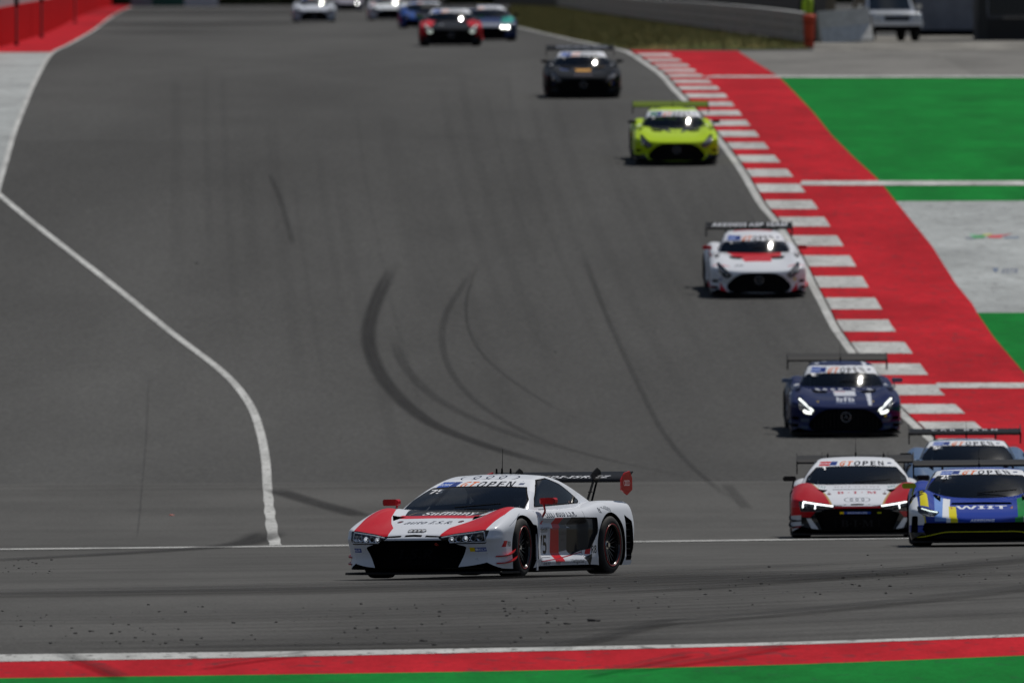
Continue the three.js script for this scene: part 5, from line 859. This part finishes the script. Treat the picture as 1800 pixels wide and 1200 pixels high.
raceCar({ type: WEDGE, at: [611, 19.5], yaw: -1, step: 0.05, ppm: 110, base: '#9a97a2', label: 'grey race car with one bright headlight at the top edge', paint: { top(c, t) { strip2(c, t); } }, lamps(h, sg, t) { if (sg < 0) lampBowl(h, t, sg, 0.6, 0.47, 0.06, mBeam, mBeam); } });

// ---------------------------------------------------------------- along the track: rails, walls, a block, an off-roader, people
const at3 = (px, row, lift = 0) => { const [X, Z] = unproject(px, row); return new THREE.Vector3(...onGround(X, Z, lift)); };
const noiseTex = (r, g, b, v = 0.2, w = 256) => dataTex(w, w, (i, j, u, q) => { const k = 1 + (N1(u * 9, q * 9, 9) - 0.5) * v * 1.6 + (N2(u * 40, q * 40, 40) - 0.5) * v + (N3(i * 0.8, j * 0.8) - 0.5) * v; return [r * k, g * k, b * k]; }, true);
const mConcrete = mat(0xffffff, 0.9, { map: noiseTex(206, 205, 200, 0.07) }), mSteel = mat(0xffffff, 0.5, { map: noiseTex(150, 150, 147, 0.2), metalness: 0.15 }), mWallGrey = mat(0xffffff, 0.9, { map: noiseTex(140, 140, 144, 0.08) }), mWallBrown = mat(0xffffff, 0.95, { map: noiseTex(86, 80, 70, 0.3) }), mRedBanner = mat(0xffffff, 0.9, { map: noiseTex(176, 14, 22, 0.08), specularIntensity: 0.05 });
function alongWall(line, offBack, h0, h1, thick) {   // upright slab along a ground line, from height h0 to h1
  const P = [], I = [], UV = []; let L = 0;
  line.forEach(([x, z], i) => {
    const p = line[Math.max(0, i - 1)], q = line[Math.min(line.length - 1, i + 1)], l = Math.hypot(q[0] - p[0], q[1] - p[1]), nx = -(q[1] - p[1]) / l, nz = (q[0] - p[0]) / l; if (i) L += Math.hypot(x - line[i - 1][0], z - line[i - 1][1]);
    for (const [d, h] of [[offBack, h0], [offBack, h1], [offBack + thick, h1], [offBack + thick, h0]]) { P.push(x + nx * d, groundY(x, z) + h, -(z + nz * d)); UV.push(L / 3, h / 3 + d); }
  });
  for (let i = 0; i < line.length - 1; i++) for (let k = 0; k < 4; k++) { const a = i * 4 + k, b = i * 4 + (k + 1) % 4; I.push(a, b, a + 4, b, b + 4, a + 4); }
  const e = (line.length - 1) * 4; I.push(0, 2, 1, 0, 3, 2, e, e + 1, e + 2, e, e + 2, e + 3);
  const g = new THREE.BufferGeometry(); g.setAttribute('position', new THREE.Float32BufferAttribute(P, 3)); g.setAttribute('uv', new THREE.Float32BufferAttribute(UV, 2)); g.setIndex(I); const q = g.toNonIndexed(); q.computeVertexNormals(); return q;
}
{ // guard rail above the grass: rails one over another on posts
  const L = resample(trace([[846, 3.5], [905, 6.3], [962, 11], [1012, 18], [1060, 26], [1115, 34.5], [1200, 47], [1300, 61], [1411, 79]], 3, true), 90), rail = thing('guard_rail', 'long grey steel guard rail above the grass verge', 'guard rail');
  for (let k = 0; k < 3; k++) { const y = 0.1 + k * 0.31; part('rail', joined([alongWall(L, 0.02, y, y + 0.27, 0.02), alongWall(L, -0.03, y + 0.03, y + 0.11, 0.06), alongWall(L, -0.03, y + 0.16, y + 0.24, 0.06)]), mSteel, rail); }
  part('cap', alongWall(L, -0.04, 1.0, 1.05, 0.16), mat([0.6, 0.6, 0.6], 0.6), rail);
  for (let i = 0; i < 90; i += 2) part('post', box(0.12, 1.15, 0.12).translate(L[i][0] + 0.16, groundY(...L[i]) + 0.45, -(L[i][1] + 0.1)), mSteel, rail);
  const B = resample(trace([[846, 3], [1012, 16], [1200, 44], [1405, 75]], 3, true), 40), bank = part('retaining_wall', alongWall(B, 0.9, -0.5, 2.2, 0.3), mWallBrown, scene); tag(bank, 'brownish concrete wall behind the guard rail', 'wall');
}
{ // red wall at upper left with posts
  const L = resample(trace([[-260, 190], [-120, 128], [0, 83], [75, 60], [133, 32], [196, 6.5]], 2, true), 61), wall = thing('red_wall', 'red boarded wall beside the red run-off at upper left', 'wall');
  for (let i = 0; i < 60; i += 3) { const a = L.slice(i, i + 4), n = a.length - 1, e = (p, q, t) => [lerp(p[0], q[0], t), lerp(p[1], q[1], t)]; a[n] = e(a[n], a[n - 1], 0.03); part('panel', alongWall(a, 0, -0.05, 1.26, 0.14), mRedBanner, wall); }
  const back = part('concrete_wall', alongWall(L.slice(0, 58), 5, -0.3, 3.4, 0.3), mWallGrey, scene); tag(back, 'grey concrete wall behind the red boarded wall', 'wall');
  [[28, 80, 'nearest'], [72, 66, 'middle'], [131, 40, 'farthest']].forEach(([px, row, w]) => { const p = thing('fence_post', `thin grey post in front of the red wall, ${w} of three`, 'post', 'posts along the red wall'), v = at3(px, row); p.position.copy(v); part('pole', new THREE.CylinderGeometry(0.035, 0.04, 2.6, 10).translate(0, 1.3, 0), mat([0.16, 0.14, 0.13], 0.6), p); part('clamp', bevelBox(0.14, 0.3, 0.12, 0.01, 0, 1.42, 0), mMatt, p); part('foot', new THREE.CylinderGeometry(0.07, 0.09, 0.1, 12).translate(0, 0.05, 0), mMatt, p); });
}
{ // boards and hedge at the far end
  const board = (px0, px1, col, label, h) => { const a = at3(px0, 12.5), b = at3(px1, 12.5), o = thing('trackside_board', label, 'board', 'boards at the far end'); o.position.set((a.x + b.x) / 2, a.y, a.z); part('panel', bevelBox(b.x - a.x - 0.05, h, 0.08, 0.01, 0, h / 2 + 0.06, 0), mat(col, 0.6), o); part('foot', box(0.06, 0.1, 0.5, -0.4, 0.03, 0), mSteel, o); part('foot', box(0.06, 0.1, 0.5, 0.4, 0.03, 0), mSteel, o); };
  board(229, 264, [0.3, 0.3, 0.31], 'grey board at the far end beside the red run-off', 1.2); board(266, 321, [0.01, 0.09, 0.06], 'dark green board at the far end of the straight', 1.3); board(323, 380, [0.62, 0.62, 0.62], 'white board at the far end of the straight', 1.1);
  const tri = new THREE.BufferGeometry(); tri.setAttribute('position', new THREE.Float32BufferAttribute([-0.12, 0, 0, 0.12, 0, 0, 0, 0.26, 0.04, 0, 0.02, -0.1, 0.14, 0.16, 0.05, -0.1, 0.2, 0.1], 3)); tri.computeVertexNormals();
  const N = 60000, im = new THREE.InstancedMesh(tri, mat([0.09, 0.1, 0.045], 0.9, { side: THREE.DoubleSide }), N), M = new THREE.Matrix4(), q = new THREE.Quaternion(), E = new THREE.Euler(), Zh = 1492;
  for (let i = 0; i < N; i++) { const X = -110 + rnd() * 220, y = Math.pow(rnd(), 1.6) * (2.6 + 0.8 * N1(X * 0.4 + 99, 3)), Z = Zh + rnd() * 3 * (1 - y / 4); E.set(rnd() * 6, rnd() * 6, rnd() * 6); const k = 0.8 + rnd() * 0.9; M.compose(new THREE.Vector3(X, groundY(X, Z) + y, -Z), q.setFromEuler(E), new THREE.Vector3(k, k, k)); im.setMatrixAt(i, M); }
  put(im, 'hedge'); tag(im, 'dark hedge closing the far end of the straight', 'hedge', null, 'stuff');
  const L = []; for (let x = -120; x <= 120; x += 6) L.push([x, Zh + 3.6]);
  tag(part('boundary_wall', alongWall(L, 0, -0.5, 3.4, 0.3), mWallBrown, scene), 'low brown boundary wall behind the far hedge', 'wall');
}
{ // concrete block
  const s = new THREE.Shape(); [[-0.62, 0], [-0.62, 0.06], [-0.2, 0.54], [-0.13, 1.08], [0.13, 1.08], [0.2, 0.54], [0.62, 0.06], [0.62, 0]].forEach(([a, b], i) => (i ? s.lineTo(a, b) : s.moveTo(a, b)));
  const g = new THREE.ExtrudeGeometry(s, { depth: 1.68, bevelEnabled: true, bevelThickness: 0.015, bevelSize: 0.015, bevelSegments: 1 }).translate(0, 0, -0.84).rotateY(Math.PI / 2), o = thing('concrete_block', 'pale concrete barrier block in front of the silver off-roader', 'barrier block');
  part('block', g, mConcrete, o); part('lifting_eye', new THREE.TorusGeometry(0.05, 0.012, 6, 14).translate(0.3, 1.1, 0), mSteel, o);
  o.position.copy(at3(1487, 75)); o.rotation.set(0, 0.12, 0.085); o.position.y -= 0.0;
}
{ // orange padded post
  const o = thing('orange_post', 'orange padded post at the end of the guard rail', 'post'); o.position.copy(at3(1423, 84));
  part('pad', new THREE.LatheGeometry([[0.001, 0], [0.13, 0], [0.15, 0.05], [0.17, 0.6], [0.2, 0.98], [0.19, 1.04], [0.05, 1.06], [0.001, 1.06]].map((p) => new THREE.Vector2(...p)), 20), mat([0.62, 0.07, 0.025], 0.75), o);
  part('strap', new THREE.TorusGeometry(0.185, 0.014, 6, 24).rotateX(Math.PI / 2).translate(0, 0.8, 0), mMatt, o); part('strap', new THREE.TorusGeometry(0.16, 0.014, 6, 24).rotateX(Math.PI / 2).translate(0, 0.25, 0), mMatt, o);
}
{ // grey wall and dark building at the right
  const a = at3(1608, 63), w = thing('grey_wall', 'plain grey rendered wall beside the silver off-roader', 'wall'), b = at3(1717, 70), len = b.x - a.x + 1.6;
  w.position.copy(a); part('render', box(len, 5, 0.3, len / 2, 2.45, 0), mWallGrey, w); part('plinth', box(len - 0.1, 0.22, 0.36, len / 2 - 0.02, 0.1, 0.02), mMatt, w); part('corner_post', box(0.1, 5, 0.36, len - 0.02, 2.45, 0.03), mat([0.2, 0.2, 0.21], 0.8), w);
  const d = thing('trackside_building', 'dark building with a black window at the upper right edge', 'building'), c = at3(1720, 71); d.position.copy(c);
  const W = 8; part('wall', box(W, 0.75, 0.3, W / 2, 0.37, 0), mat([0.045, 0.04, 0.034], 0.9), d); part('wall', box(0.3, 5, 0.34, 0.15, 2.5, 0.0), mat([0.06, 0.055, 0.048], 0.9), d); part('wall', box(W, 2.6, 0.3, W / 2, 3.9, 0), mat([0.045, 0.04, 0.034], 0.9), d);
  const win = part('window', box(W - 0.3, 0.08, 0.34, W / 2 + 0.15, 0.8, 0.01), mat([0.08, 0.075, 0.07], 0.7), d); part('pane', box(W - 0.35, 1.75, 0.02, W / 2 + 0.17, 1.72, -0.06), mat([0.01, 0.012, 0.015], 0.12), win); part('mullion', box(0.06, 1.75, 0.08, 3.2, 1.72, -0.04), mMatt, win);
  part('roof', box(W + 0.6, 0.25, 6, W / 2, 5.3, -2.6), mat([0.1, 0.1, 0.1], 0.9), d); part('side_wall', box(0.3, 5, 5.5, 0.15, 2.5, -2.95), mat([0.06, 0.055, 0.048], 0.9), d);
  structure('concrete_apron', (() => { const r = [64, 68, 72, 76, 80, 84, 88, 90]; return sheet(r.map((q) => unproject(q < 76 ? 1460 : 1430, q)), r.map((q) => [unproject(1800, q)[0] + 14, unproject(1800, q)[1]]), 0.012, 14); })(), groundMat(plain(118, [1, 0.985, 0.94], 0.5, 0.2), 11, 60), 'pale worn concrete apron before the wall and building');
}
{ // silver off-roader: bonnet, upright screen, chrome bumper
  const o = thing('off_roader', 'silver off-road car with chrome bumper parked beside the concrete block', 'car'), paint = coat({ color: rgb(0.6, 0.64, 0.7), metalness: 0.3, roughness: 0.3 });
  const low = (x, y, z) => smax(smax(smax(smax(y - (x > 0.75 ? 1.02 - 0.05 * (x - 0.75) : 1.02) + 0.03 * z * z, Math.abs(z) - (0.88 - 0.25 * Math.max(0, y - 0.75) ** 2 - 0.03 * Math.max(0, x - 1.4)), 0.08), x - (2.1 - 0.08 * z * z - 0.1 * Math.max(0, y - 0.8)), 0.08), -2.2 - x, 0.06), 0.36 - y, 0.03);
  const cab = (x, y, z) => smax(smax(smax(0.80 * (x - 0.85) + 0.6 * (y - 0.98) + 0.08 * z * z, y - 1.72 + 0.04 * z * z, 0.08), Math.abs(z) - (0.84 - 0.22 * (y - 0.98)), 0.06), -2.1 - x, 0.08);
  let m = skin(low, [-2.2, 2.1, 0.38, 1.0, 0.88], [-1.7, 1.6, 0.6, 0.7, 0.4], 0.06); const wc = (x, y, z) => (Math.abs(z) < 0.5 ? 1 : Math.min(Math.hypot(x - 1.3, y - 0.38), Math.hypot(x + 1.3, y - 0.38)) - 0.43); m = clip(m, wc);
  const gr = poly([[-0.42, 0.68], [0.42, 0.68], [0.46, 0.83], [-0.46, 0.83]]), lf = poly([[0.52, 0.68], [0.8, 0.69], [0.8, 0.84], [0.54, 0.84]]); const G = clip(m, (x, y, z) => (x > 1.7 ? gr(z, y) : -1)); m = clip(m, (x, y, z) => (x > 1.7 ? -gr(z, y) : 1)); const hl = [1, -1].map((s) => { const f = (x, y, z) => (x > 1.6 ? lf(z * s, y) : -1), h = clip(m, f); m = clip(m, neg(f)); return h; });
  part('body', geo(m), paint, o); part('grille', geo(shifted(G, -0.03)), mMatt, o); hl.forEach((h) => part('headlight', geo(h), mat([0.6, 0.62, 0.65], 0.08, { metalness: 0.6 }), o));
  let c = clip(skin(cab, [-2.1, 0.9, 0.98, 1.72, 0.85], [-1.6, 0.1, 0.9, 1.1, 0.3], 0.06), (x, y, z) => low(x, y, z)); const ws = poly([[-0.70, 1.05], [-0.62, 1.60], [0.62, 1.60], [0.70, 1.05]], 0.02), wf = (x, y, z, nx) => (nx > 0.4 ? ws(z, y) : -1); const scr = clip(c, wf); c = clip(c, neg(wf));
  part('windscreen', geo(scr), mat([0.02, 0.026, 0.03], 0.03, { clearcoat: 1, clearcoatRoughness: 0.01 }), o); [1, -1].forEach((s) => { const f = (x, y, z, nx, ny, nz) => (z * s > 0 && Math.abs(nz) > 0.5 ? poly([[0.5, 1.08], [0.15, 1.58], [-1.8, 1.6], [-1.8, 1.08]])(x, y) : -1), h = clip(c, f); c = clip(c, neg(f)); part('side_window', geo(h), mat([0.02, 0.026, 0.03], 0.05), o); });
  part('cabin', geo(c), paint, o); part('bumper', bevelBox(0.16, 0.13, 1.74, 0.03, 2.12, 0.58, 0), mat([0.75, 0.76, 0.78], 0.25, { metalness: 0.3 }), o); part('valance', bevelBox(0.1, 0.16, 1.6, 0.02, 2.06, 0.43, 0), mMatt, o); part('bonnet_trim', bevelBox(0.03, 0.05, 1.5, 0.01, 2.07, 0.9, 0), mChrome, o);
  for (const s of [1, -1]) { part('mirror', bevelBox(0.1, 0.17, 0.2, 0.03, 0.62, 1.14, s * 1.0), mChrome, o); for (const x of [1.3, -1.3]) { const w = wheel(o, x, s * 0.74, 0, null, 1); w.scale.set(1.08, 1.08, 0.75); w.position.y = 0.372; } }
  part('underfloor', box(3.8, 0.2, 1.2, 0, 0.42, 0), mMatt, o);
  placeOnTrack(o, 1578, 73, -9, 2.1);
}
// ---------------------------------------------------------------- people: one continuous body from tapered capsules
function figure(bones, lo, hi, res, k = 0.05) {
  const size = Math.max(hi[0] - lo[0], hi[1] - lo[1], hi[2] - lo[2]) / 2, mid = lo.map((v, i) => (v + hi[i]) / 2), mc = new MarchingCubes(res, new THREE.MeshStandardMaterial(), false, false, 400000);
  mc.isolation = 0; const seg = (p, a, b, ra, rb) => { const d = b.map((v, i) => v - a[i]), t = clamp(((p[0] - a[0]) * d[0] + (p[1] - a[1]) * d[1] + (p[2] - a[2]) * d[2]) / (d[0] ** 2 + d[1] ** 2 + d[2] ** 2 || 1), 0, 1); return Math.hypot(p[0] - a[0] - d[0] * t, p[1] - a[1] - d[1] * t, p[2] - a[2] - d[2] * t) - lerp(ra, rb, t); };
  for (let z = 0; z < res; z++) for (let y = 0; y < res; y++) for (let x = 0; x < res; x++) { const p = [x, y, z].map((v, i) => mid[i] + (v - res / 2) / (res / 2) * size); let f = 9; for (const [a, b, ra, rb] of bones) f = smin(f, seg(p, a, b, ra, rb), k); mc.field[x + y * res + z * res * res] = -f; }
  mc.update();
  const n = mc.count, g = new THREE.BufferGeometry(), P = new Float32Array(mc.positionArray.slice(0, n * 3)); for (let i = 0; i < P.length; i++) P[i] = mid[i % 3] + P[i] * size;
  g.setAttribute('position', new THREE.BufferAttribute(P, 3)); g.setAttribute('normal', new THREE.BufferAttribute(new Float32Array(mc.normalArray.slice(0, n * 3)), 3)); return g;
}
{ // marshal behind the orange post, the head above the picture
  const limb = (s) => [[[s * 0.09, 0.92, 0], [s * 0.1, 0.5, 0.02], 0.095, 0.065], [[s * 0.1, 0.5, 0.02], [s * 0.11, 0.09, -0.02], 0.062, 0.045], [[s * 0.11, 0.05, -0.02], [s * 0.12, 0.04, 0.16], 0.045, 0.038], [[s * 0.19, 1.42, 0], [s * 0.25, 1.13, -0.02], 0.06, 0.048], [[s * 0.25, 1.13, -0.02], [s * 0.22, 0.9, 0.08], 0.045, 0.035], [[s * 0.22, 0.88, 0.09], [s * 0.215, 0.8, 0.11], 0.036, 0.022]];
  const g = figure([[[0, 0.95, 0], [0, 1.35, 0], 0.14, 0.155], [[-0.1, 1.4, 0], [0.1, 1.4, 0], 0.1, 0.1], [[0, 1.45, 0], [0, 1.56, 0.01], 0.055, 0.052], [[0, 1.64, 0.02], [0, 1.68, 0.02], 0.098, 0.1], [[0, 1.62, 0.1], [0, 1.64, 0.12], 0.02, 0.014], ...limb(1), ...limb(-1)], [-0.95, -0.05, -0.95], [0.95, 1.85, 0.95], 84, 0.035);
  const p = thing('person', 'person in a yellow-green safety vest standing behind the guard rail end', 'person'); p.position.copy(at3(1419, 76)); p.rotation.y = 0.3;
  part('body', g, mat([0.018, 0.02, 0.025], 0.9), p);
  const vest = new THREE.LatheGeometry([[0.15, 0.98], [0.172, 1.0], [0.178, 1.25], [0.185, 1.4], [0.12, 1.49], [0.09, 1.5]].map((q) => new THREE.Vector2(...q)), 28); vest.scale(1.12, 1, 0.98);
  part('vest', clip2(vest, 1), mat([0.42, 0.62, 0.03], 0.8, { side: THREE.DoubleSide }), p); part('vest', clip2(vest, -1), mat([0.42, 0.62, 0.03], 0.8, { side: THREE.DoubleSide }), p);
  part('hair', new THREE.SphereGeometry(0.108, 20, 14, 0, 6.3, 0, 1.5).translate(0, 1.68, 0.01), mat([0.03, 0.02, 0.015], 0.9), p);
}
function clip2(g, s) { const m = clip({ P: [...g.attributes.position.array], N: [...g.attributes.normal.array], I: [...g.index.array] }, (x) => x * s - 0.025); return geo(m); }
{ // driver of the white car
  const g = figure([[[-0.12, 0.3, -0.33], [-0.3, 0.62, -0.33], 0.15, 0.17], [[-0.3, 0.7, -0.47], [-0.3, 0.7, -0.19], 0.08, 0.08], [[-0.3, 0.72, -0.33], [-0.27, 0.8, -0.33], 0.06, 0.06], ...[-1, 1].flatMap((s) => [[[-0.28, 0.68, -0.33 + s * 0.18], [-0.02, 0.52, -0.33 + s * 0.23], 0.055, 0.045], [[-0.02, 0.52, -0.33 + s * 0.23], [0.25, 0.68, -0.33 + s * 0.14], 0.043, 0.034], [[0.25, 0.68, -0.33 + s * 0.14], [0.3, 0.73, -0.33 + s * 0.12], 0.036, 0.032], [[-0.1, 0.28, -0.33 + s * 0.1], [0.35, 0.42, -0.33 + s * 0.12], 0.085, 0.065], [[0.35, 0.42, -0.33 + s * 0.12], [0.75, 0.25, -0.33 + s * 0.1], 0.06, 0.045]])], [-0.65, 0.05, -0.93], [0.85, 1.0, 0.57], 76, 0.03);
  const p = thing('person', 'driver in a dark suit and white helmet seated in the number 75 car', 'person'); p.position.copy(hero.position); p.quaternion.copy(hero.quaternion);
  part('body', g, mat([0.03, 0.035, 0.05], 0.9), p);
  const h = part('helmet', new THREE.SphereGeometry(0.135, 28, 20).scale(1.08, 1.02, 0.95).translate(-0.24, 0.93, -0.33), coat({ color: rgb(0.6, 0.62, 0.66) }), p); part('visor', new THREE.SphereGeometry(0.138, 24, 12, Math.PI / 2 + 0.55, 2.05, 1.15, 0.5).scale(1.08, 1.02, 0.95).rotateY(0).translate(-0.24, 0.93, -0.33), mBlackGloss, h);
}

renderer.render(scene, camera);
